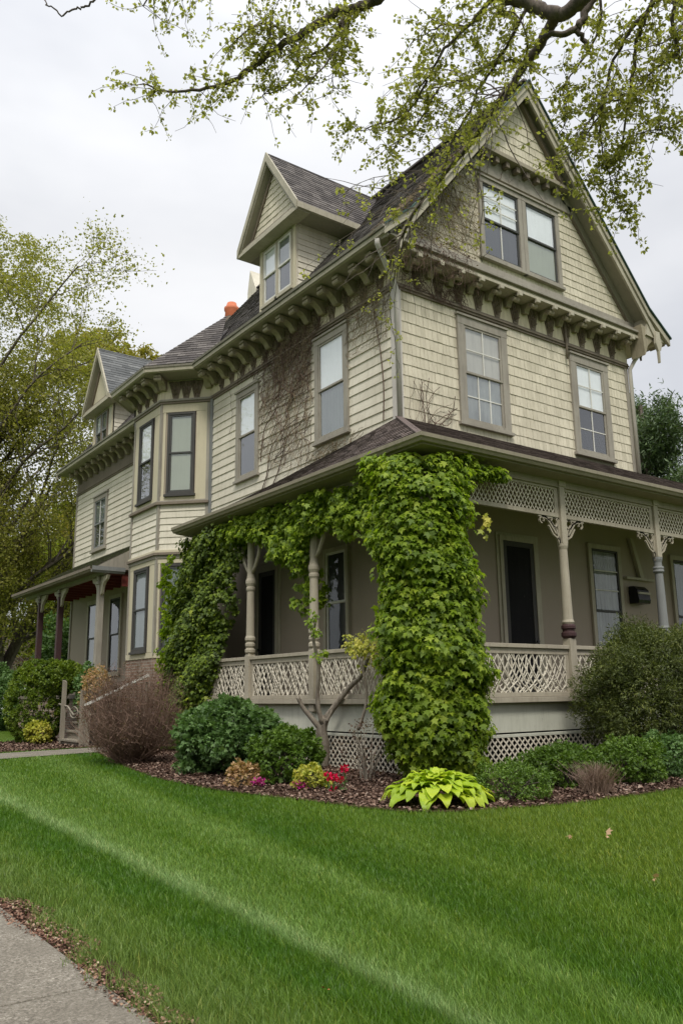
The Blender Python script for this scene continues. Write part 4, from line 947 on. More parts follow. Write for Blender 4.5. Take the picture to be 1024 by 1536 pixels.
# grass blades
def grass():
    n = 1150000; R = 2.1; Rm = 26
    e = 2 - 1.75; u = rng.random(n); r = (R ** e + u * (Rm ** e - R ** e)) ** (1 / e)
    az = rng.uniform(math.radians(-12), math.radians(82), n); P = np.stack([np.sin(az) * r, np.cos(az) * r], 1)
    edge = edge_x(P[:, 1]) + rng.normal(0, .035, n)
    k = (P[:, 0] > edge); 
    jit = P + rng.normal(0, .03, P.shape)
    k &= ~inpoly(jit, BED) & ~inpoly(P, PATH) & ~inpoly(jit, BED2) & ~((P[:, 0] > 8) & (P[:, 1] > 8.7) & (P[:, 1] < 29))
    # thin, ragged patch of bare soil by the walk
    bare = (P[:, 0] < 1.50 + .04 * P[:, 1]) & (np.sin(P[:, 1] * 4.3 + P[:, 0] * 3) + np.sin(P[:, 1] * 9.1) > .55) & (rng.random(n) < .75); k &= ~bare
    P, r = P[k], r[k]; n = len(P)
    clump = np.sin(P[:, 0] * 9 + np.sin(P[:, 1] * 5) * 2) * np.sin(P[:, 1] * 8 + np.sin(P[:, 0] * 6) * 2)
    h = (.038 + .004 * clump) * rng.uniform(.55, 1.35, n); h *= np.where((P[:, 0] < edge_x(P[:, 1]) + .35), 1.35, 1); w = .0006 + .00058 * r
    a = rng.uniform(0, 2 * PI, n); lean = rng.uniform(.15, .95, n) * h; la = rng.normal(2.2, 1.6, n) + clump * .5
    B = np.concatenate([P, np.full((n, 1), .002)], 1); S = np.stack([np.cos(a), np.sin(a), 0 * a], 1) * w[:, None]; L = np.stack([np.cos(la), np.sin(la), 0 * a], 1) * lean[:, None]; Z = np.zeros((n, 3)); Z[:, 2] = h
    near = r < 7
    def mk(sel, full):
        b, s, l, z = B[sel], S[sel], L[sel], Z[sel]; m_ = len(b)
        if full:
            Vv = np.stack([b - s / 2, b + s / 2, b + z * .55 + l * .3 - s * .4, b + z * .55 + l * .3 + s * .4, b + z * .95 + l], 1); F = np.array([(0, 1, 3), (0, 3, 2), (2, 3, 4)])
        else:
            Vv = np.stack([b - s * .6, b + s * .6, b + z + l], 1); F = np.array([(0, 1, 2)])
        k_ = Vv.shape[1]; return Vv.reshape(-1, 3), (F[None] + (np.arange(m_) * k_)[:, None, None]).reshape(-1, 3)
    V1, F1 = mk(near, True); V2, F2 = mk(~near, False)
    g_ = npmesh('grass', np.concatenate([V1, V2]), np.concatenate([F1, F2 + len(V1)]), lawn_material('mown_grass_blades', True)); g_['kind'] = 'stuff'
    return g_
grass()
# mulch chips
def chips(name, poly_test, n, box, size, mat, z=.02):
    P = np.stack([rng.uniform(box[0], box[1], n), rng.uniform(box[2], box[3], n)], 1); P = P[poly_test(P)]; n = len(P)
    P3 = np.concatenate([P, rng.uniform(z, z + .02, (n, 1))], 1); a = rng.uniform(0, 2 * PI, n)
    D = np.stack([np.cos(a), np.sin(a), rng.normal(0, .25, n)], 1); o = leaves(name, P3, D, np.tile([0, 0, 1.], (n, 1)), size, mat, 'oval', jitter=.3); o['kind'] = 'stuff'; return o
M['chip'] = roofing('mulch_chip', [(0, (.035, .018, .012)), (.5, (.15, .09, .065)), (.9, (.27, .18, .13)), (1, (.42, .33, .26))])
chips('mulch_chips', lambda P: inpoly(P, BED) & ((P[:, 1] < 8.6) | (P[:, 0] < 7.8)), 42000, (4.9, 12, 5.8, 17.4), .045, M['chip'])
M['soil_chip'] = roofing('reddish_soil_chip', [(0, (.06, .028, .018)), (.5, (.20, .10, .065)), (.9, (.34, .21, .14)), (1, (.5, .4, .3))])
chips('mulch_chips', lambda P: inpoly(P, BED2) & (P[:, 0] < 7.6), 9000, (4.2, 7.6, 19, 26), .055, M['chip'])
chips('soil_crumbs', lambda P: (P[:, 0] < edge_x(P[:, 1]) + .09) & (P[:, 0] > 1.33 + .03 * np.sin(P[:, 1] * 5)) , 26000, (1.28, 1.75, 2.2, 9), .016, M['soil_chip'], .012)
for (x, y, s_, mt, lb) in ((1.50, 6.03, .045, 'petal_orange', 'small orange leaf lying where the concrete walk meets the lawn'), (1.97, 2.86, .014, 'terracotta', 'tiny red leaf lying in the foreground grass'), (5.64, 4.28, .055, 'dead_leaf', 'pale curled dry leaf, the largest on the right lawn'), (5.38, 4.47, .035, 'dead_leaf', 'tiny pale leaf just left of the largest dry leaf on the lawn'), (4.61, 3.19, .035, 'dead_leaf', 'small dry leaf at the far right side of the lawn')):
    n = 9 if 'orange' in lb else 2; o = leaves('fallen_leaf', [(x + random.uniform(-.02, .02), y + random.uniform(-.02, .02), .05 + .01 * i) for i in range(n)], rng.normal(0, 1, (n, 3)) * [1, 1, .3], np.tile([0, 0, 1.], (n, 1)), s_, M[mt], 'lobed'); set_tags(o, lb, 'leaf')

# ================================================================== PLANTS
def plant(name, label, cat, loc, group=None): return empty(name, (loc[0], loc[1], 0), label, cat, group)
def stems(root, c, R, n, mat='bark', r=.012, name='stems'):
    mb = MB()
    for i in range(n):
        a = random.uniform(0, 2 * PI); e = random.uniform(.3, .9); b = V((c[0] + random.uniform(-.08, .08), c[1] + random.uniform(-.08, .08), 0)); tip = V((c[0] + math.cos(a) * R[0] * e, c[1] + math.sin(a) * R[1] * e, c[2] + R[2] * (1 - e * e) * .8))
        mid = b.lerp(tip, .5) + V((random.uniform(-.05, .05), random.uniform(-.05, .05), .05)); mb.tube([b, mid, tip], [r, r * .7, r * .3], 4)
    return mb.build(name, M[mat], root, recalc=False)
def shrub(name, label, c, R, mat, ncl, per, crad, size, kind='oval', stem='bark', group=None, cat='shrub', up=.25, fill=.5, squash=.8):
    root = plant(name, label, cat, c, group); P, D, Nn = clumped((c[0], c[1], c[2]), R, ncl, per, crad, up, fill, .03, squash)
    leaves('foliage', P, D, Nn, size, M[mat], kind, root); stems(root, c, R, 14, stem); return root
shrub('lush_shrub', 'wide lush green mounded shrub between the brown bush and the porch rail', (6.22, 11.5, .46), (.72, .85, .60), 'leaf_green', 420, 36, .12, .062, 'lobed')
shrub('small_shrub', 'rounded fresh green shrub in front of the pale climbing trunk', (6.12, 9.70, .30), (.46, .46, .42), 'leaf_box', 210, 30, .085, .045, 'lobed')
shrub('boxwood', 'low clipped boxwood just right of the lime hosta', (7.0, 6.55, .16), (.42, .40, .24), 'leaf_box', 210, 34, .06, .026)
shrub('evergreen_shrub', 'big dark feathery evergreen hiding the right end of the porch', (11.2, 7.5, 1.0), (1.3, .9, 1.12), 'leaf_dark', 1900, 60, .13, .050, 'long', up=.1, fill=.3)
shrub('groundcover_shrub', 'low dark green shrub behind the dry grass tuft', (8.40, 7.0, .20), (.55, .45, .30), 'leaf_box', 260, 34, .085, .040, 'oval')
shrub('groundcover_shrub', 'low leafy shrub under the front of the big feathery evergreen', (9.35, 6.75, .22), (.55, .42, .33), 'leaf_box', 230, 34, .08, .040, 'oval')
shrub('groundcover_shrub', 'rightmost low green shrub at the edge of the mulch', (10.3, 6.85, .22), (.6, .42, .33), 'leaf_green', 230, 34, .08, .038, 'oval')
shrub('round_hedge', 'large clipped dark green hedge at the far left', (7.6, 32.6, 1.0), (1.35, 1.6, 1.30), 'leaf_green', 700, 40, .18, .085, fill=.75)
shrub('background_shrub', 'tall dark shrub behind the posts of the far porch', (9.5, 30.2, 1.9), (.85, .9, 2.0), 'leaf_green', 420, 36, .22, .11)
shrub('yellow_shrub', 'small yellow variegated shrub at the foot of the clipped topiary', (6.35, 21.6, .28), (.28, .28, .28), 'leaf_yellow', 80, 24, .07, .065, 'oval')
shrub('yellow_perennial', 'little yellow leaved plant left of the red flowers', (5.95, 8.85, .12), (.26, .22, .17), 'leaf_yellow', 55, 22, .05, .045, 'oval')
shrub('peach_perennial', 'small peach leaved plant at the foot of the lush shrub', (5.5, 9.75, .10), (.24, .22, .18), 'leaf_peach', 60, 20, .05, .045, 'oval')
shrub('grey_twig_bush', 'thin grey half bare bush left of the ivy pillar', (7.05, 9.15, .40), (.42, .42, .42), 'leaf_rust', 60, 10, .09, .03, 'oval', 'bark_pale')
for (c, lb) in (((5.72, 8.75), 'cluster of magenta flowers left of the red flowers'), ((5.55, 9.45), 'faint magenta flowers beside the peach plant')):
    n = 120; P = np.stack([np.clip(rng.normal(c[0], .045, n), c[0] - .09, c[0] + .09), np.clip(rng.normal(c[1], .045, n), c[1] - .09, c[1] + .09), rng.uniform(.04, .12, n)], 1); o = leaves('magenta_flowers', P, rng.normal(0, 1, (n, 3)), np.tile([0, 0, 1.], (n, 1)), .03, M['petal_pink'], 'oval'); set_tags(o, lb, 'flowers')
# topiary: leaning clipped arch
def topiary():
    root = plant('topiary_shrub', 'tall clipped rounded topiary leaning over the far steps', 'shrub', (6.55, 22.4)); Ps = []
    for (c, R, n) in (((6.58, 22.7, 1.0), (.72, .85, 1.10), 620), ((6.95, 22.2, 1.66), (.66, .72, .42), 260), ((7.35, 21.9, 1.62), (.42, .5, .30), 80)):
        Ps.append(clumped(c, R, n, 46, .06, .1, .93, .05))
    leaves('foliage', *[np.concatenate([p[i] for p in Ps]) for i in range(3)], .05, M['leaf_top'], 'oval', root); stems(root, (6.5, 22.5, .9), (.4, .5, .9), 8)
topiary()
# brown twiggy bush
def twiggy(name, label, c, R, n, mat, r=.006, leafmat=None, nl=0):
    root = plant(name, label, 'shrub', c); mb = MB()
    for i in range(n):
        a = random.uniform(0, 2 * PI); e = math.sqrt(random.random()); z = random.uniform(.35, 1.0); k = math.sqrt(max(0, 1 - (z * .92) ** 2.2))
        b = V((c[0] + random.gauss(0, .10), c[1] + random.gauss(0, .10), 0)); tip = V((c[0] + math.cos(a) * R[0] * e * (k + .15), c[1] + math.sin(a) * R[1] * e * (k + .15), z * R[2]))
        pts = [b]
        for j in range(1, 6):
            u = j / 5; pts.append(b.lerp(tip, u) + V((math.cos(a), math.sin(a), 0)) * (.16 * math.sin(u * PI)) + V((random.gauss(0, .022), random.gauss(0, .022), random.gauss(0, .02))))
        mb.tube(pts, [r, r * .85, r * .7, r * .6, r * .5, r * .3], 3, False)
        for q in range(4):
            s0 = pts[random.randint(2, 5)]; d = V((random.gauss(0, 1), random.gauss(0, 1), random.uniform(.2, 1.4))).normalized() * random.uniform(.08, .26); mb.tube([s0, s0 + d * .5 + V((random.gauss(0, .015),) * 3), s0 + d], [r * .5, r * .4, r * .25], 3, False)
    mb.build('branches', M[mat], root, recalc=False)
    P, D, Nn = clumped((c[0], c[1], R[2] * .5), (R[0] * .95, R[1] * .95, R[2] * .52), 160, nl // 160, .14, .2, .2, .02); leaves('foliage', P, D, Nn, .024, M[leafmat], 'oval', root); return root
twiggy('brown_bush', 'rusty brown bare twigged bush below the bay window', (5.85, 14.35, 0), (1.0, 1.15, 1.62), 800, 'twig_rust', .0055, 'leaf_rust', 9000)
# dry grass tuft
mb = MB(); root = plant('dry_grass_tuft', 'pale dry ornamental grass tuft at the edge of the mulch', 'grass', (8.0, 6.2))
for i in range(520):
    a = random.uniform(0, 2 * PI); e = random.random() * .30; h = random.uniform(.16, .36); b = V((8.02 + random.gauss(0, .07), 6.22 + random.gauss(0, .06), .01)); tip = b + V((math.cos(a) * e, math.sin(a) * e, h)); mb.tube([b, b.lerp(tip, .5) + V((0, 0, .05)), tip], [.0025, .002, .001], 3, False)
mb.build('blades', M['straw'], root, recalc=False)
# hosta
def hosta():
    root = plant('hosta', 'bright lime yellow hosta with broad ribbed leaves at the lawn edge', 'plant', (6.22, 6.72)); Vs, Fs = [], []; off = 0
    for i in range(150):
        ring = i / 150; a = i * 2.39996 + random.uniform(-.2, .2); L = .18 + .17 * ring + random.uniform(-.03, .04); W = L * .46; el = 1.25 - 1.0 * ring + random.uniform(-.12, .12)
        base = V((6.15, 6.80, .10 + .14 * (1 - ring))) + V((math.cos(a), math.sin(a), 0)) * (.03 + .30 * ring); nu, nv = 7, 10; d = V((math.cos(a), math.sin(a), 0)); s_ = V((-math.sin(a), math.cos(a), 0))
        tw = random.uniform(-.3, .3)
        for v in range(nv + 1):
            t_ = v / nv; e2 = el - 1.5 * t_ ** 1.4; p = base.copy(); 
            arc = V((0, 0, 0)); 
            for q in range(v): ee = el - 1.5 * ((q + .5) / nv) ** 1.4; arc += (d * math.cos(ee) + V((0, 0, math.sin(ee)))) * (L / nv)
            w = W * (math.sin(PI * min(1, t_ * .93 + .07)) ** .7) * (1 - .35 * t_) * .62
            nrm = -d * math.sin(e2) + V((0, 0, math.cos(e2)))
            for u in range(nu + 1):
                x = (u / nu - .5) * 2; cup = .22 * abs(x) * w + .008 * math.cos(x * 14) * (1 - t_) + .012 * math.sin(t_ * 12 + i)
                Vs.append(p + arc + (s_ + nrm * tw * .6) * (x * w) + nrm * cup)
        for v in range(nv):
            for u in range(nu): k = off + v * (nu + 1) + u; Fs.append((k, k + 1, k + nu + 2, k + nu + 1))
        off += (nu + 1) * (nv + 1)
    o = npmesh('foliage', np.array([tuple(v) for v in Vs]), np.array(Fs), M['leaf_hosta'], root); o.data.shade_smooth()
hosta()
# red flowers
root = plant('red_flowers', 'stems of bright red flowers in the mulch bed', 'flowers', (5.95, 8.35))
for (px, py) in ((517, 1152), (500, 1166), (510, 1170), (500, 1186), (492, 1163)):
    p = at(px, py, 9.85 + random.uniform(-.1, .1)); mb = MB(); mb.tube([(p.x + .02, p.y + .05, 0), (p.x, p.y, p.z)], [.005, .003], 4); mb.build('stem', M['leaf_box'], root)
    n = 34; q = sphere_pts(n); leaves('blossom', np.array(p)[None] + q * .018, q, q, .042, M['petal_red'], 'oval', root)
    n = 22; P = np.array([(p.x, p.y, random.uniform(.02, max(.04, p.z - .02))) for _ in range(n)]); leaves('leaf', P, sphere_pts(n) + [0, 0, .6], sphere_pts(n) + [0, 0, 1], .055, M['leaf_green'], 'long', root)
# porch pot plants by the far steps
shrub('tall_plant', 'leafy cream and green plants behind the handrail of the far steps', (7.15, 19.9, 1.35), (.28, .7, .5), 'leaf_peach', 90, 16, .10, .06, 'oval')
shrub('tall_plant', 'dark leafy plant growing up beside the first far porch post', (7.2, 20.7, 1.2), (.25, .35, .75), 'leaf_green', 90, 18, .10, .07, 'oval')

# gate, steps and handrail at the wing porch
root = empty('step_gate', (6.9, 20.6, 0), 'weathered open gate frame with two grey posts at the far steps', 'gate')
for (x, y, h) in ((6.80, 21.15, 1.55), (6.86, 19.95, 1.30), (6.93, 19.75, .95)):
    mb = MB(); mb.hexa([(x - .05, y - .05, 0), (x + .05, y - .05, 0), (x + .05, y + .05, 0), (x - .05, y + .05, 0), (x - .045, y - .045, h), (x + .045, y - .045, h - .04), (x + .045, y + .045, h), (x - .045, y + .045, h + .02)]); mb.build('post', M['wood'], root)
mb = MB(); mb.tube([(6.80, 21.5, .98), (6.83, 20.9, .92), (6.85, 20.5, .72), (6.86, 20.0, .82)], .022, 6); mb.build('rail', M['wood'], root)
mb = MB(); c0 = V((6.84, 20.45, .78)); mb.tube([c0 + V((0, math.cos(a) * .28, math.sin(a) * .13)) for a in np.linspace(0, 2 * PI, 18)], .016, 5); mb.build('loop', M['wood'], root)
root = empty('steps', (7.15, 20.5, 0), 'grey timber steps up to the far porch', 'steps')
for i in range(5):
    mb = MB(); mb.box(6.75 + i * .17, 7.0 + i * .17, 19.9, 21.3, .10 + i * .2, .15 + i * .2); mb.build('tread', M['wood'], root, bevel=.005)
    mb = MB(); mb.box(6.80 + i * .17, 6.82 + i * .17, 19.95, 21.25, max(0, .0 + (i - 1) * .2 + .15), .10 + i * .2); mb.build('riser', M['wood'], root)
root = empty('handrail', (7.0, 18.9, 0), 'pale straight handrail sloping up beside the far steps', 'handrail')
mb = MB(); mb.bar((6.86, 19.75, .95), (7.62, 17.9, 1.60), .06, .06); mb.build('rail', M['sash_white'], root); mb = MB(); mb.bar((6.92, 19.75, .74), (7.5, 18.5, .84), .03, .03); mb.build('rail', M['wood'], root)
mb = MB(); mb.bar((7.66, 18.05, 0), (7.66, 18.05, 1.46), .05, .05); mb.build('post', M['wood'], root)

# ---------------- climbing plants
def hang(P, out, n=None):
    n = len(P); out = np.asarray(out, float); D = np.tile([0, 0, -1.], (n, 1)) + out * .45; Nn = out + np.array([0, 0, .55]); return D, Nn
def mass(name, root, n, fn, size, mat, kind='lobed', clump=.10, per=16):
    """fn(k) -> centres (k,3), outward (k,3); leaves hang in overlapping tufts"""
    k = n // per; C, O = fn(k); q = sphere_pts(k * per); cr = np.repeat(rng.uniform(.5, 1.3, k), per)[:, None] * clump
    P = np.repeat(C, per, 0) + q * cr * [1, 1, .8]; O2 = np.repeat(O, per, 0) + q * .7; D, Nn = hang(P, O2); k_ = P[:, 2] > .03
    return leaves(name, P[k_], D[k_], Nn[k_], size, M[mat], kind, root, jitter=.38)
# pillar of ivy at the porch corner
root = empty('ivy_pillar', (7.85, 8.65, 0), 'thick pillar of bright green creeper smothering the porch corner post', 'creeper')
def pil(k):
    z = rng.uniform(.12, 4.46, k); a = rng.uniform(0, 2 * PI, k)
    hw = np.interp(z, [0, .3, .8, 1.5, 2.2, 3.0, 3.6, 4.1, 4.6], [.38, .56, .72, .70, .66, .62, .62, .66, .60]) * (1 + .10 * np.sin(z * 5.3 + a) + .08 * np.sin(z * 11 + 3 * a)); hd = .55 * hw / .7 * np.interp(z, [0, 3.6, 4.5], [1, 1, .45])
    cx = np.interp(z, [0, 1, 2.2, 3.2, 4.6], [.02, -.02, -.03, -.10, -.16]); rr = .55 + .45 * rng.random(k) ** .5
    X = np.cos(a) * hw * rr + cx; Y = np.sin(a) * hd * rr
    C = np.stack([7.88 + X * .81 - Y * .58 * -1, 8.70 - X * .586 + Y * .81, z], 1)
    O = np.stack([np.cos(a) * .81 + np.sin(a) * .58, -np.cos(a) * .586 + np.sin(a) * .81, np.zeros(k)], 1); return C, O
mass('foliage', root, 34000, pil, .084, 'leaf_ivy', clump=.125)
mb = MB()
for i in range(9):
    a = random.uniform(0, 6.28); p = [V((7.9 + math.cos(a + z * .6) * .13, 8.7 + math.sin(a + z * .6) * .13, z)) for z in np.linspace(0, 4.5, 12)]; mb.tube(p, [.022] * 12, 5, False)
mb.build('stems', M['bark_pale'], root, recalc=False)
# garland under the side eave
root = empty('ivy_garland', (7.75, 11.4, 0), 'curtain of green creeper hanging under the side porch gutter', 'creeper')
def gar(k):
    y = rng.uniform(8.9, 15.2, k); drop = np.interp(y, [8.8, 9.6, 10.2, 10.8, 11.4, 11.75, 12.1, 12.6, 13.0, 13.6, 14.2, 15.2], [1.5, 1.3, .85, .65, .55, .75, 1.15, 1.0, .55, .35, .35, .45]); z = 4.50 - drop * rng.random(k) ** .85 * (1 + .15 * np.sin(y * 9))
    return np.stack([XP - .12 + rng.normal(0, .09, k), y, z], 1), np.tile([-1., -.3, 0], (k, 1))
mass('foliage', root, 13500, gar, .08, 'leaf_ivy', clump=.11)
def gar2(k):
    y = rng.normal(12.15, .20, k); return np.stack([XP + rng.normal(.2, .08, k), y, rng.normal(3.0, .22, k)], 1), np.tile([-1., -.3, 0], (k, 1))
mass('foliage', root, 620, gar2, .08, 'leaf_ivy', clump=.10)
def tip(k):
    u = rng.random(k); return np.stack([8.35 + u * .95, np.full(k, YP - .22) + rng.normal(0, .05, k), 4.62 - .25 * u - rng.random(k) * .35 * (1 - u)], 1), np.tile([0, -1., 0], (k, 1))
mass('foliage', root, 1100, tip, .075, 'leaf_ivy', clump=.07)
mb = MB(); y = 15
for i in range(6):
    mb.tube([(XP - .05 + random.gauss(0, .04), yy, 4.42 + random.gauss(0, .05)) for yy in np.linspace(9, 15, 14)], [.014] * 14, 4, False)
mb.build('stems', M['bark_pale'], root, recalc=False)
# dark ivy wall at the end of the porch
root = empty('ivy_wall', (7.95, 16.0, 0), 'dark wall of ivy filling the far end of the side porch', 'creeper')
def ivw(k):
    z = rng.uniform(.25, 4.45, k); y0 = np.interp(z, [0, 1.0, 1.9, 3.0, 3.8, 4.4], [15.4, 15.4, 15.1, 14.65, 14.3, 13.9]); y1 = np.interp(z, [0, 1, 3, 4.4], [17.0, 17.35, 17.2, 16.6]); u = rng.random(k)
    bul = .28 * np.sin(np.clip(u, 0, 1) * PI) + .09 * np.sin(z * 4 + u * 9)
    y = y0 + (y1 - y0) * u + .08 * np.sin(z * 6); return np.stack([XP - bul + rng.normal(0, .05, k), y, z], 1), np.stack([-np.ones(k), (u - .5) * 1.6, np.zeros(k)], 1)
mass('foliage', root, 30000, ivw, .068, 'leaf_ivy_dark', clump=.12)
def ivw2(k):
    z = rng.uniform(.9, 4.3, k); return np.stack([XP + rng.uniform(0, .9, k), 17.1 + rng.normal(0, .1, k) - .7 * (z > 4.0), z], 1), np.tile([0., 1, 0], (k, 1))
mass('foliage', root, 6000, ivw2, .065, 'leaf_ivy_dark', clump=.12)
def ivw3(k):
    z = rng.uniform(.3, 4.2, k); y = np.interp(z, [0, 4.3], [17.05, 17.1]); return np.stack([XP - .30 + rng.normal(0, .06, k), y + rng.normal(0, .1, k), z], 1), np.tile([-.6, 1., 0], (k, 1))
mass('foliage', root, 1500, ivw3, .07, 'leaf_ivy', clump=.09)
# wisteria trunk in front of the second side post
root = empty('wisteria', (7.65, 11.6, 0), 'pale twisted wisteria trunk forking in front of the side railing', 'climber')
def limb(px, d, r, name='branch', n=8):
    mb = MB(); pts = [at(x, y, d_) for (x, y), d_ in zip(px, d if hasattr(d, '__len__') else [d] * len(px))]; mb.tube(smooth_path(pts), smooth_rad(r, len(pts)), n); return mb.build(name, M['bark_pale'], root, smooth=True, recalc=False)
def smooth_path(pts, k=4):
    out = []; n = len(pts)
    for i in range(n - 1):
        p0, p1, p2, p3 = pts[max(i - 1, 0)], pts[i], pts[i + 1], pts[min(i + 2, n - 1)]
        for j in range(k):
            u = j / k; out.append(.5 * ((2 * p1) + (p2 - p0) * u + (2 * p0 - 5 * p1 + 4 * p2 - p3) * u * u + (3 * p1 - p0 - 3 * p2 + p3) * u ** 3))
    out.append(pts[-1]); return out
def smooth_rad(r, n, k=4):
    if not hasattr(r, '__len__'): r = [r] * n
    return list(np.interp(np.linspace(0, n - 1, (n - 1) * k + 1), range(n), r))
T = 13.2
limb([(482, 1150), (485, 1120), (482, 1095), (488, 1075)], 13.1, [.12, .10, .09, .075], 'trunk', 10)
limb([(484, 1098), (468, 1078), (455, 1062), (446, 1045)], 13.1, [.05, .04, .035, .03]); limb([(487, 1080), (505, 1055), (525, 1030), (543, 1012), (552, 985)], [13.1, 13, 12.9, 12.7, 12.5], [.055, .045, .04, .035, .02])
limb([(483, 1085), (476, 1050), (478, 1000), (470, 960), (473, 930)], 13.05, [.04, .035, .03, .025, .02]); limb([(490, 1082), (496, 1070), (500, 1060)], 13.0, [.03, .02, .015]); limb([(537, 1095), (548, 1060), (549, 1030), (543, 1000), (545, 985)], 12.2, [.025, .022, .02, .02, .012])
def wl(k): c = at(545, 972, 12.4); return np.array(c)[None] + rng.normal(0, 1, (k, 3)) * [.17, .17, .09], np.tile([-.6, -.6, .3], (k, 1))
mass('foliage', root, 620, wl, .055, 'leaf_yellow', 'oval', clump=.08)
def wl2(k): c = at(474, 950, 13.0); return np.array(c)[None] + rng.normal(0, 1, (k, 3)) * [.05, .06, .22], np.tile([-.6, -.6, .3], (k, 1))
mass('foliage', root, 260, wl2, .055, 'leaf_ivy', 'oval', clump=.06)
# hanging tendril by the front spandrel
o = leaves('tendril', [tuple(at(728 + random.uniform(-5, 5), 770 + i * 3.2, 11.6)) for i in range(13)], np.tile([0, 0, -1.], (13, 1)), np.tile([-.6, -.8, .2], (13, 1)), .075, M['leaf_yellow'], 'lobed'); set_tags(o, 'single drooping creeper tendril beside the ivy pillar', 'creeper')

# dead creeper on the walls
def creeper(root, F, n, region, start, mat, r=.0045, steps=11, stepl=.12, up=(.0, 1.0), spread=.5, off=.05, name='stems', wander=.35):
    mb = MB()
    for i in range(n):
        a, b = start(); th = math.atan2(up[1], up[0]) + random.gauss(0, spread); pts = []
        for k in range(steps):
            if not region(a, b): break
            pts.append(F(a, b, off + random.uniform(0, .03))); th += random.gauss(0, wander); L = stepl * random.uniform(.6, 1.3); a += math.cos(th) * L; b += math.sin(th) * L
        if len(pts) > 2: mb.tube(pts, [r * random.uniform(.5, 1.5)] * len(pts), 3, False)
    return mb.build(name, M[mat], root, recalc=False)
root = empty('dead_creeper', (8.95, 14, 0), 'web of brown leafless creeper over the side wall between two windows', 'creeper')
inw = lambda a, b: 4.80 < a < 5.92 and 5.9 < b < 8.2 or 1.36 < a < 2.60 and 5.95 < b < 8.3
def st1():
    b = 5.35 + 3.3 * random.random() ** .7; lo_ = 2.3 + .35 * math.sin(b * 3.3); hi_ = 4.6 - max(0, 6.4 - b) * .5 + .5 * math.sin(b * 2.1); return lo_ + (hi_ - lo_) * random.random(), b
creeper(root, LF, 430, lambda a, b: 2.1 < a < 5.4 and 5.3 < b < 8.9 and not inw(a, b), st1, 'twig_tan', .0032, 10, .10, (-.25, 1), .6)
creeper(root, LF, 470, lambda a, b: 2.0 < a < 6.4 and 7.1 < b < 8.95 and not inw(a, b), lambda: (random.triangular(1.9, 6.3, 3.2), random.triangular(6.3, 8.8, 8.3)), 'twig_brown', .0034, 12, .09, (-.2, 1), .8)
creeper(root, LF, 130, lambda a, b: 2.2 < a < 5.2 and 5.3 < b < 8.9 and not inw(a, b), st1, 'twig_brown', .006, 14, .12, (-.3, 1), .5)
creeper(root, LF, 200, lambda a, b: .1 < a < 1.5 and 6.6 < b < 8.95, lambda: (.15 + 1.25 * random.random(), 7.2 + 1.6 * random.random() ** .7), 'twig_tan', .0038, 9, .10, (0, 1), .9)
creeper(root, LF, 120, lambda a, b: .4 < a < 3.0 and 5.5 < b < 5.98, lambda: (random.uniform(1.2, 2.9), random.uniform(5.6, 5.95)), 'twig_tan', .0038, 6, .08, (-1, .2), .9)
mb = MB()
for pts in ([(4.85, 5.3), (4.45, 5.8), (4.25, 6.4), (3.7, 6.75), (3.45, 7.3), (2.95, 7.8), (2.85, 8.6)][:6], [(4.5, 5.3), (4.0, 5.75), (3.55, 6.5), (3.0, 6.7), (2.75, 7.5)], [(4.7, 6.2), (4.55, 6.9), (4.0, 7.3), (3.85, 8.0), (3.4, 8.7)], [(.36, 5.95), (.33, 6.6), (.40, 7.3), (.52, 7.9), (.6, 8.5)]):
    mb = MB(); mb.tube(smooth_path([LF(a, b, .05) for a, b in pts]), smooth_rad([.012, .011, .010, .009, .007, .005][:len(pts)], len(pts)), 6); mb.build('main_stem', M['twig_brown'], root, recalc=False)
root = empty('gable_creeper', (9.6, 10.4, 0), 'tangled bare creeper spreading over the left side of the front gable', 'creeper')
def g_ok(a, b): return a < 2.05 and b > 9.3 and b < 9.75 + (a + .15) * 1.18 and a > -.3
creeper(root, GF, 420, g_ok, lambda: (random.uniform(-.1, 2.05), 9.35 + 2.1 * random.random() ** 1.3), 'twig_tan', .0028, 14, .12, (-.25, 1), .75, .05)
creeper(root, GF, 120, lambda a, b: g_ok(a, b) or (b > 10.9 and a < 3.4 and b < 9.8 + (a + .15) * 1.18 and (b > 11.5)), lambda: (random.uniform(.5, 3.2), random.uniform(10.5, 13)), 'twig_brown', .0038, 10, .12, (-.5, 1), .9, .05)
FR = frame((HX, 10.24, 0), (1, 0, 0), (0, 0, 1), (0, -1, 0))
creeper(root, FR, 190, lambda a, b: -.55 < a < 1.75 and 8.55 < b < 9.55 - max(0, a - 1) * .4, lambda: (random.uniform(-.5, 1.6), random.uniform(8.75, 9.4)), 'twig_brown', .0032, 9, .07, (0, -1), 1.3, .0)
creeper(root, RF, 110, lambda a, b: .0 < a < 1.9 and 8.35 < b < 9.0, lambda: (random.uniform(0, 1.8), random.uniform(8.6, 8.95)), 'twig_brown', .0045, 8, .07, (0, -1), .6, .06)
P = np.array([tuple(FR(random.uniform(-.5, 1.7), random.uniform(8.9, 9.5), random.uniform(-.05, .1))) for _ in range(60)]); leaves('foliage', P, sphere_pts(60), sphere_pts(60), .055, M['leaf_rust'], 'oval', root)
P = np.array([tuple(GF(a, 9.4 + random.random() * (.4 + (a + .2) * 1.0), .09)) for a in [random.uniform(-.2, 2.0) for _ in range(260)]]); leaves('foliage', P, sphere_pts(260), sphere_pts(260), .05, M['leaf_gold'], 'oval', root)
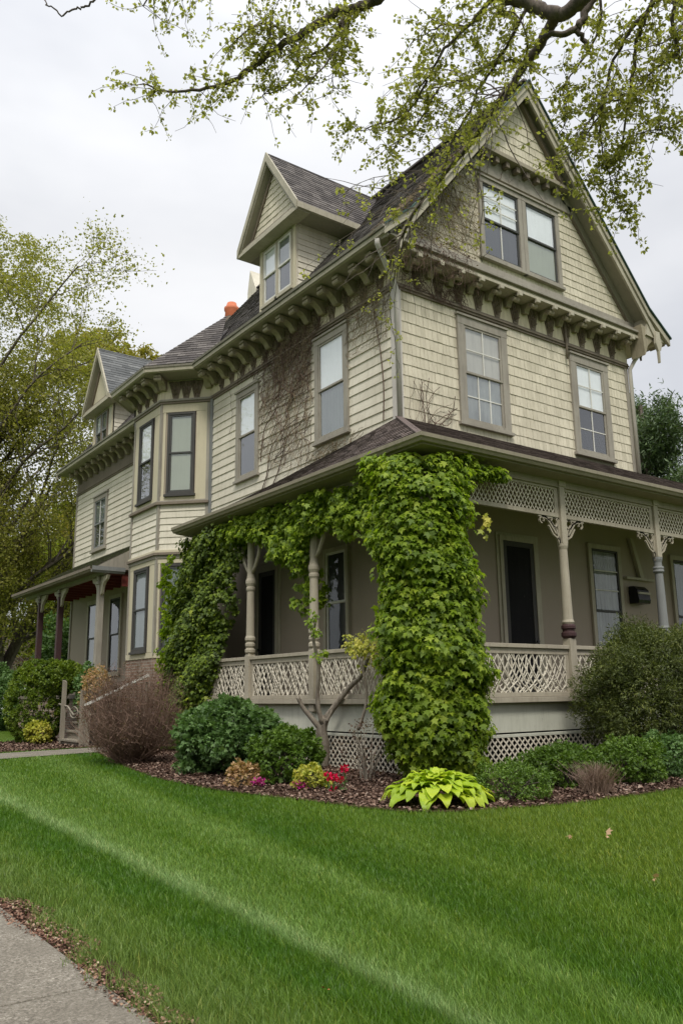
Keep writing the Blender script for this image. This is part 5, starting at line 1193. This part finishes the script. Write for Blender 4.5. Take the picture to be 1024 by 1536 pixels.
# creeper strands over the roof edge
creeper(root, frame((8.4, 10.02, 9.14), (.655, 0, .756), (0, 1, 0), (-.756, 0, .655)), 160, lambda a, b: -.1 < a < 3.6 and -.05 < b < .9, lambda: (random.uniform(0, 3.4), random.uniform(-.05, .25)), 'twig_tan', .004, 8, .10, (1, .5), 1.2, .03)
root = empty('roof_tendril', (9.5, 10.4, 5.9), 'small bare tangle of twigs at the wall above the porch roof corner', 'creeper')
creeper(root, RF, 16, lambda a, b: 0 < a < 1.4 and 5.6 < b < 7.0, lambda: (random.uniform(.25, .95), 5.85), 'twig_brown', .007, 12, .09, (.3, 1), .7, .05)

# mailbox and wall lamp on the porch wall
root = empty('mailbox', (15.45, 10.6, 3.05), 'black metal mailbox on the porch wall by the second front window', 'mailbox')
mb = MB(); mb.prism([(0, 2.93), (.22, 2.93), (.24, 3.0), (.20, 3.22), (.12, 3.30), (0, 3.30)], lambda a, b, o: V((15.3 + o, 10.66 - a, b)), 0, .42); mb.build('box', M['black'], root, bevel=.012)
mb = MB(); mb.hexa([(15.31, 10.42, 3.12), (15.71, 10.42, 3.12), (15.71, 10.40, 3.16), (15.31, 10.40, 3.16), (15.31, 10.45, 3.13), (15.71, 10.45, 3.13), (15.71, 10.45, 3.17), (15.31, 10.45, 3.17)]); mb.build('lid', M['metal'], root)

# ================================================================== TREES
def grow(mb, start, d, L, r, lev, P, tips, droop=0.0, nseg=6, wob=.14):
    pts = [V(start)]; rad = [r]; d = V(d).normalized()
    for i in range(nseg):
        d = (d + V((random.gauss(0, wob), random.gauss(0, wob), random.gauss(0, wob * .7) - droop * (lev > 0)))).normalized(); pts.append(pts[-1] + d * (L / nseg)); rad.append(r * (1 - .62 * (i + 1) / nseg))
    mb.tube(pts, rad, 7 if lev == 0 else (5 if lev == 1 else 3), False)
    if lev >= P['lev']:
        for i in range(1, nseg + 1): tips.append((pts[i], d))
        return
    for k in range(P['kids'][lev]):
        u = random.uniform(P.get('from', .25), 1); i = min(int(u * nseg), nseg - 1); p = pts[i].lerp(pts[i + 1], u * nseg - i)
        ax = V((random.gauss(0, 1), random.gauss(0, 1), random.gauss(0, 1))).normalized(); dd = (pts[i + 1] - pts[i]).normalized(); q = (dd * P['fwd'] + (ax - dd * ax.dot(dd)).normalized() * P['out'] + V((0, 0, P['upw']))).normalized()
        grow(mb, p, q, L * P['shr'] * random.uniform(.6, 1.15), max(rad[i] * .5, P['rmin']), lev + 1, P, tips, droop, max(3, nseg - 1), wob * 1.15)
def tree(label, name, base, limbs, P, leafmat, lsize, nper, clump, droop=0, kind='oval', barkm='bark', group=None, crowns=(), seed=1):
    random.seed(seed)
    root = empty(name, (base[0], base[1], 0), label, 'tree', group); mb = MB(); tips = []
    for (d, L, r) in limbs: grow(mb, base, d, L, r, 0, P, tips, droop, 8, .10)
    mb.build('trunk', M[barkm], root, recalc=False)
    T_ = np.array([tuple(p) for p, _ in tips]); n = len(T_) * nper; Pp = np.repeat(T_, nper, 0) + rng.normal(0, clump, (n, 3))
    for (c, Rr, nc, per, cr) in crowns: Pp = np.concatenate([Pp, clumped(tuple(c), Rr, nc, per, cr, 0, .12)[0]])
    n = len(Pp); leaves('crown', Pp, rng.normal(0, 1, (n, 3)) + [0, 0, -.3], rng.normal(0, .7, (n, 3)) + [0, 0, .8], lsize, M[leafmat], kind, root); return root
def cdir(ang, tilt=0): # direction in the view plane: degrees right of vertical
    a = math.radians(ang); return V((.81 * math.sin(a) + .59 * tilt, -.586 * math.sin(a) + .81 * tilt, math.cos(a)))
b = at(-22, 1040, 36); b.z = 0
tree('very tall spreading tree with many limbs at the far left', 'tall_tree', b, [(cdir(2), 15.5, .42), (cdir(-8, .15), 15.5, .38), (cdir(8, -.1), 13.5, .34), (cdir(16, .1), 11, .30), (cdir(27, -.1), 9.5, .24), (cdir(-28), 14, .3), (cdir(5, -.3), 14.5, .3)],
     dict(lev=3, kids=[14, 8, 4], fwd=.8, out=.85, upw=.3, shr=.42, rmin=.012, **{'from': .3}), 'leaf_tree', .115, 9, .32, crowns=[(at(10, 500, 36), (4.6, 3.5, 4.9), 300, 60, .62), (at(85, 600, 36), (3.0, 3, 3.4), 190, 70, .55), (at(5, 400, 36), (2.8, 2.4, 2.0), 110, 60, .5)], seed=5)
for (px, d_, h, mt, lb, cr, sd_) in ((175, 58, 24, 'leaf_gold', 'golden spring tree rising behind the far dormer', [(140, 540, 3.0, 2.4, 150), (195, 560, 2.6, 1.8, 120), (225, 585, 1.6, 1.3, 40)], 3), (60, 50, 9, 'leaf_lime', 'yellow green tree low beyond the end of the house', [(60, 850, 2.6, 2.0, 130), (15, 870, 1.8, 1.3, 50)], 4), (98, 60, 10, 'leaf_lime', 'slender lime tree close against the end of the house', [(98, 800, 1.5, 2.6, 90), (88, 880, 2.2, 2.0, 90)], 6)):
    b = at(px, 1040, d_); b.z = 0
    tree(lb, 'background_tree', b, [(cdir(random.uniform(-4, 4)), h * .62, .3), (cdir(12, .2), h * .55, .2), (cdir(-12, -.2), h * .55, .2), (cdir(2, .35), h * .5, .2)], dict(lev=2, kids=[12, 7], fwd=.7, out=.8, upw=.3, shr=.30, rmin=.02, **{'from': .4}), mt, .26, 6, .5, crowns=[(at(x, y, d_), (a, a, c_), k, 42, .55) for (x, y, a, c_, k) in cr], seed=sd_)
b = at(990, 1040, 31); b.z = 0
tree('dark evergreen tree behind the right end of the porch roof', 'evergreen_tree', b, [(cdir(0), 12.4, .25), (cdir(4, .1), 11.6, .16), (cdir(-3, -.1), 11, .16), (cdir(8, -.1), 10.5, .12), (cdir(11, .2), 9.5, .12)], dict(lev=2, kids=[26, 8], fwd=.5, out=.9, upw=.15, shr=.22, rmin=.01, **{'from': .12}), 'leaf_far', .20, 18, .22, .03, 'long')
b = at(20, 1040, 44); b.z = 0
tree('bare grey twiggy tree in front of the neighbouring roof', 'bare_tree', b, [(cdir(-10), 3.8, .12), (cdir(20), 3.6, .1), (cdir(4), 3.8, .12)], dict(lev=3, kids=[8, 6, 4], fwd=.6, out=.9, upw=.1, shr=.55, rmin=.012), 'petal_pink', .03, 1, .1, barkm='bark_pale')

# overhead tree: trunk stands outside the frame on the right, limbs arch over the lawn
random.seed(21)
root = empty('overhanging_tree', (7.2, .3, 0), 'large tree just outside the right edge whose leafy branches hang across the top', 'tree')
mb = MB(); tb = V((7.2, .3, 0)); topj = V((6.6, 1.6, 5.4)); mb.tube(smooth_path([tb, V((7.15, .4, 1.6)), V((7.0, .8, 3.4)), topj, V((6.0, 3.2, 7.2))]), smooth_rad([.42, .33, .30, .26, .14], 5), 14); mb.build('trunk', M['bark'], root, smooth=True, recalc=False)
LP = []
def ob(px, d, r, leafy=1.0, link=None):
    n = len(px); dd = d if hasattr(d, '__len__') else np.linspace(d, d, n)
    pts = [at(x, y, q) for (x, y), q in zip(px, np.interp(np.linspace(0, 1, n), np.linspace(0, 1, len(dd)), dd))]
    if link is not None: pts = [V(link)] + pts
    rr = list(np.linspace(r[0], r[1], len(pts))); sp_ = smooth_path(pts, 5)
    # small kinks so that limbs do not read as splines
    sp_ = [p + V((random.gauss(0, 1), random.gauss(0, 1), random.gauss(0, 1))) * .006 for p in sp_]
    mb = MB(); mb.tube(sp_, smooth_rad(rr, len(pts), 5), 8 if r[0] > .02 else 5); mb.build('branch', M['bark'], root, smooth=True, recalc=False); LP.append((sp_, leafy)); return pts
L0 = V((5.9, 3.3, 7.3))
ob([(980, -120), (890, -20), (860, 10), (838, 22), (810, 14), (780, 3), (745, -8), (700, -30), (620, -60), (575, -10), (560, 2)], [6.5, 6.8, 7.0, 7.0], (.062, .045), 0, L0)
ob([(560, 0), (535, 13), (500, 22), (455, 50), (410, 76), (380, 100), (350, 120), (310, 133), (255, 137), (215, 126)], [7.0, 7.4], (.048, .006))
ob([(515, 30), (490, 70), (455, 90), (430, 128), (392, 143)], [7.0, 7.3], (.016, .004)); ob([(432, 58), (405, 34), (372, 45), (352, 62)], 7.1, (.012, .004)); ob([(515, 25), (512, 60), (485, 102), (448, 140)], [7.0, 6.8], (.014, .004)); ob([(528, 18), (515, 60), (500, 100), (498, 138)], [7, 7.1], (.010, .003), .5)
ob([(405, 80), (405, 55), (407, 35)], 7.1, (.010, .004), .6); ob([(560, -20), (500, -25), (440, -12), (380, -18), (300, -10), (235, -15), (215, 12)], [7, 7.3], (.03, .005), 1.1)
ob([(160, -25), (140, 2), (124, 12), (108, 14), (92, 22), (74, 8), (66, -2)], 6.6, (.010, .005), 0)
ob([(832, 25), (816, 56), (797, 85), (783, 102), (765, 130), (735, 170), (700, 220), (660, 268), (630, 305), (604, 350), (590, 385), (580, 410)], [7.0, 8.2, 9.3, 10.4], (.050, .010), .22)
ob([(790, 92), (742, 95), (700, 118), (660, 130), (620, 142)], [7.3, 7.6], (.016, .004)); ob([(760, -40), (735, 0), (700, 40), (660, 82), (640, 120), (612, 150)], [6.8, 7.4], (.024, .005)); ob([(805, 10), (790, 12), (765, 60), (745, 92), (720, 130), (702, 170), (682, 200), (670, 240), (655, 280)], [7.0, 8.0], (.020, .004))
ob([(700, 40), (670, 35), (640, 50), (620, 60)], 7.1, (.010, .003)); ob([(640, 120), (610, 170), (570, 185), (540, 195), (525, 190)], [7.3, 7.5], (.012, .003)); ob([(660, 130), (630, 180), (600, 210), (585, 235)], 7.5, (.010, .003)); ob([(782, 102), (790, 60), (770, 20), (740, 20)], 7.1, (.012, .004), .8)
ob([(905, -20), (884, 4), (872, 30), (858, 48), (830, 52), (812, 56)], 6.9, (.040, .020), 0); ob([(862, 44), (872, 58), (880, 72)], 6.9, (.026, .016), 0)
ob([(1000, -40), (984, -10), (970, 20), (955, 60), (946, 130), (936, 200), (925, 280)], [6.6, 7.0], (.030, .005), .9); ob([(968, 20), (942, 50), (915, 100), (905, 160), (880, 200), (850, 232)], [6.7, 7.2], (.018, .004)); ob([(1012, -30), (1008, 40), (1016, 80), (985, 100), (965, 120), (946, 142)], [6.5, 6.8], (.018, .004)); ob([(936, 145), (900, 162), (872, 200), (860, 240)], 6.9, (.009, .003), 1.2); ob([(928, 240), (900, 250), (870, 270)], 7, (.006, .003), 1.2)
ob([(905, 160), (900, 210), (915, 270), (928, 310), (940, 318)], 7.0, (.008, .003), 1.3); ob([(1040, 160), (1010, 190), (980, 195), (945, 205)], 6.8, (.010, .003), 1.3); ob([(1040, 20), (1000, 60), (960, 75)], 6.6, (.010, .003), 1.2); ob([(895, -30), (900, 30), (880, 80), (850, 120), (835, 150)], 7.0, (.014, .004), 1.3); ob([(840, 130), (850, 170), (838, 200)], 7.1, (.006, .003), 1.2)
# long bare drooping twigs in front of the gable
for i in range(46):
    sp_ = LP[-25][0] if False else random.choice([q for q in LP if q[1] in (.22,)] or LP)[0]; k = random.randint(len(sp_) // 3, len(sp_) - 4); p = sp_[k].copy(); pts = [p]; d = V((random.uniform(-.9, .5), random.uniform(.0, .8), random.uniform(-1.0, .3))).normalized(); L = random.uniform(.5, 1.5)
    for j in range(9): d = (d + V((random.gauss(0, .12), random.gauss(0, .12), random.gauss(-.10, .12)))).normalized(); pts.append(pts[-1] + d * L / 9)
    mb = MB(); mb.tube(pts, list(np.linspace(.008, .002, 10)), 4, False); mb.build('twig', M['bark'], root, recalc=False)
    if random.random() < .35: LP.append((pts[4:], .25))
# fine twigs and leaf clusters
mbt = MB(); CL = []
for sp_, lf in LP:
    if lf <= 0: continue
    tot = len(sp_); start = int(tot * .12)
    for i in range(start, tot):
        for _ in range(2 if random.random() < .6 * lf else 1):
            d = V((random.gauss(0, 1), random.gauss(0, 1), random.gauss(-.3, .8))).normalized(); L = random.uniform(.14, .58) * (1 if lf > .5 else .7); p = sp_[i]; pts = [p]
            for k in range(5): d = (d + V((random.gauss(0, .25), random.gauss(0, .25), random.gauss(-.06, .2)))).normalized(); pts.append(pts[-1] + d * L / 5)
            mbt.tube(pts, [.0035, .003, .0028, .0024, .002, .0015], 3, False)
            for k in range(1, 6):
                if random.random() < .78 * min(1, lf + .15): CL.append(pts[k])
mbt.build('twigs', M['bark'], root, recalc=False)
C_ = np.array([tuple(p) for p in CL]); per = 7; n = len(C_) * per; q = sphere_pts(n); P = np.repeat(C_, per, 0) + q * .016
leaves('crown', P, q + [0, 0, -.35], q * .4 + rng.normal(0, .5, (n, 3)) + [0, 0, .5], .036, M['leaf_spring'], 'oval', root)

# neighbouring house
hb = at(18, 1010, 62); nx, ny = hb.x, hb.y
root = empty('neighbour_house', (nx, ny, 0), 'white neighbouring house with a grey roof beyond the hedge', 'house')
mb = MB(); mb.box(nx - 5, nx + 3.4, ny - 4, ny + 4, 0, 3.6); mb.build('wall', M['sky_white'], root)
mb = MB(); mb.add([(nx - 5.4, ny - 4.5, 3.5), (nx + 3.8, ny - 4.5, 3.5), (nx + 3.8, ny + 4.5, 3.5), (nx - 5.4, ny + 4.5, 3.5), (nx - 5.4, ny, 6.1), (nx + 3.8, ny, 6.1)], [(0, 1, 5, 4), (2, 3, 4, 5), (0, 4, 3), (1, 2, 5), (0, 3, 2, 1)]); mb.build('roof', M['slate'], root)
for x in (-3.5, -1.2, 1.2):
    mb = MB(); mb.box(nx + x, nx + x + .9, ny - 4.04, ny - 4.0, 1.3, 2.7); mb.build('window', M['grey_curtain'], root)

# woods across the street, behind the viewer: they show only as reflections in the window glass
def treeline():
    n = 26000; u = rng.random(n); a = math.radians(150) + u * math.radians(190); h = 8.5 + 3.5 * np.sin(a * 9) + 2 * np.sin(a * 23 + 1) + rng.normal(0, .6, n); r = 38 + 5 * np.sin(a * 7) + rng.normal(0, 2.2, n)
    z = rng.random(n) ** .7 * h; P = np.stack([np.sin(a) * r, np.cos(a) * r, z], 1); o = leaves('treeline', P, rng.normal(0, 1, (n, 3)), np.stack([-np.sin(a), -np.cos(a), 0 * a + .5], 1), 1.5, M['leaf_dark'], 'oval'); o['kind'] = 'stuff'
treeline()
# ================================================================== LIGHT
wd = bpy.data.worlds.new('World'); scene.world = wd; wd.use_nodes = True
t = wd.node_tree; t.nodes.clear()
SUN_EL, SUN_AZ = math.radians(52), math.radians(215)      # azimuth clockwise from +Y
sky = N(t, 'ShaderNodeTexSky', sky_type='NISHITA'); sky.sun_disc = False; sky.sun_elevation = SUN_EL; sky.sun_rotation = SUN_AZ
skym = mixc(t, 1.0, sky.outputs[0], (.10, .10, .10), 'MULTIPLY')
tc = N(t, 'ShaderNodeTexCoord'); mp = N(t, 'ShaderNodeMapping'); mp.inputs['Scale'].default_value = (1, 1, 2.2); t.links.new(tc.outputs['Generated'], mp.inputs[0])
n1 = N(t, 'ShaderNodeTexNoise'); n1.inputs['Scale'].default_value = 1.7; n1.inputs['Detail'].default_value = 5; n1.inputs['Roughness'].default_value = .5; t.links.new(mp.outputs[0], n1.inputs['Vector'])
cl = ramp(t, n1.outputs['Fac'], [(0.34, (.45, .46, .485)), (0.50, (.555, .56, .575)), (0.66, (.64, .64, .645))])
sx = N(t, 'ShaderNodeSeparateXYZ'); t.links.new(tc.outputs['Generated'], sx.inputs[0])
zen = ramp(t, sx.outputs[2], [(0.0, (.9, .9, .9)), (0.5, (1.0, 1.0, 1.0)), (0.68, (1.25, 1.25, 1.25)), (0.78, (2.5, 2.5, 2.5)), (1.0, (3.0, 3.0, 3.0))])
zz = N(t, 'ShaderNodeVectorMath', operation='MULTIPLY'); t.links.new(cl, zz.inputs[0]); t.links.new(zen, zz.inputs[1])
mxs = mixc(t, .93, skym, zz.outputs[0])
bg = N(t, 'ShaderNodeBackground'); bg.inputs['Strength'].default_value = 1.0; t.links.new(mxs, bg.inputs['Color'])
wo = N(t, 'ShaderNodeOutputWorld'); t.links.new(bg.outputs[0], wo.inputs[0])
sd = bpy.data.lights.new('sun', 'SUN'); sd.energy = 1.5; sd.angle = math.radians(12); sd.color = (1, .96, .89)
so = bpy.data.objects.new('sun', sd); col.objects.link(so)
dirv = V((math.sin(SUN_AZ) * math.cos(SUN_EL), math.cos(SUN_AZ) * math.cos(SUN_EL), math.sin(SUN_EL)))
so.rotation_euler = dirv.to_track_quat('Z', 'Y').to_euler(); so.location = (0, -5, 30)
scene.view_settings.view_transform = 'Standard'; scene.view_settings.look = 'None'; scene.view_settings.gamma = 1
scene.view_settings.exposure = 0.70
scene.cycles.max_bounces = 6; scene.cycles.transparent_max_bounces = 12
for k in ('_used',):
    for o in bpy.data.objects:
        if k in o: del o[k]

GR = {'groundcover_shrub': 'low green shrubs along the mulch edge', 'magenta_flowers': 'magenta flowers in the mulch bed', 'fallen_leaf': 'leaves lying on the lawn', 'background_tree': 'trees beyond the end of the house', 'tall_plant': 'tall plants by the far steps'}
for o in bpy.data.objects:
    k = o.name.split('.')[0]
    if o.parent is None and k in GR: o['group'] = GR[k]
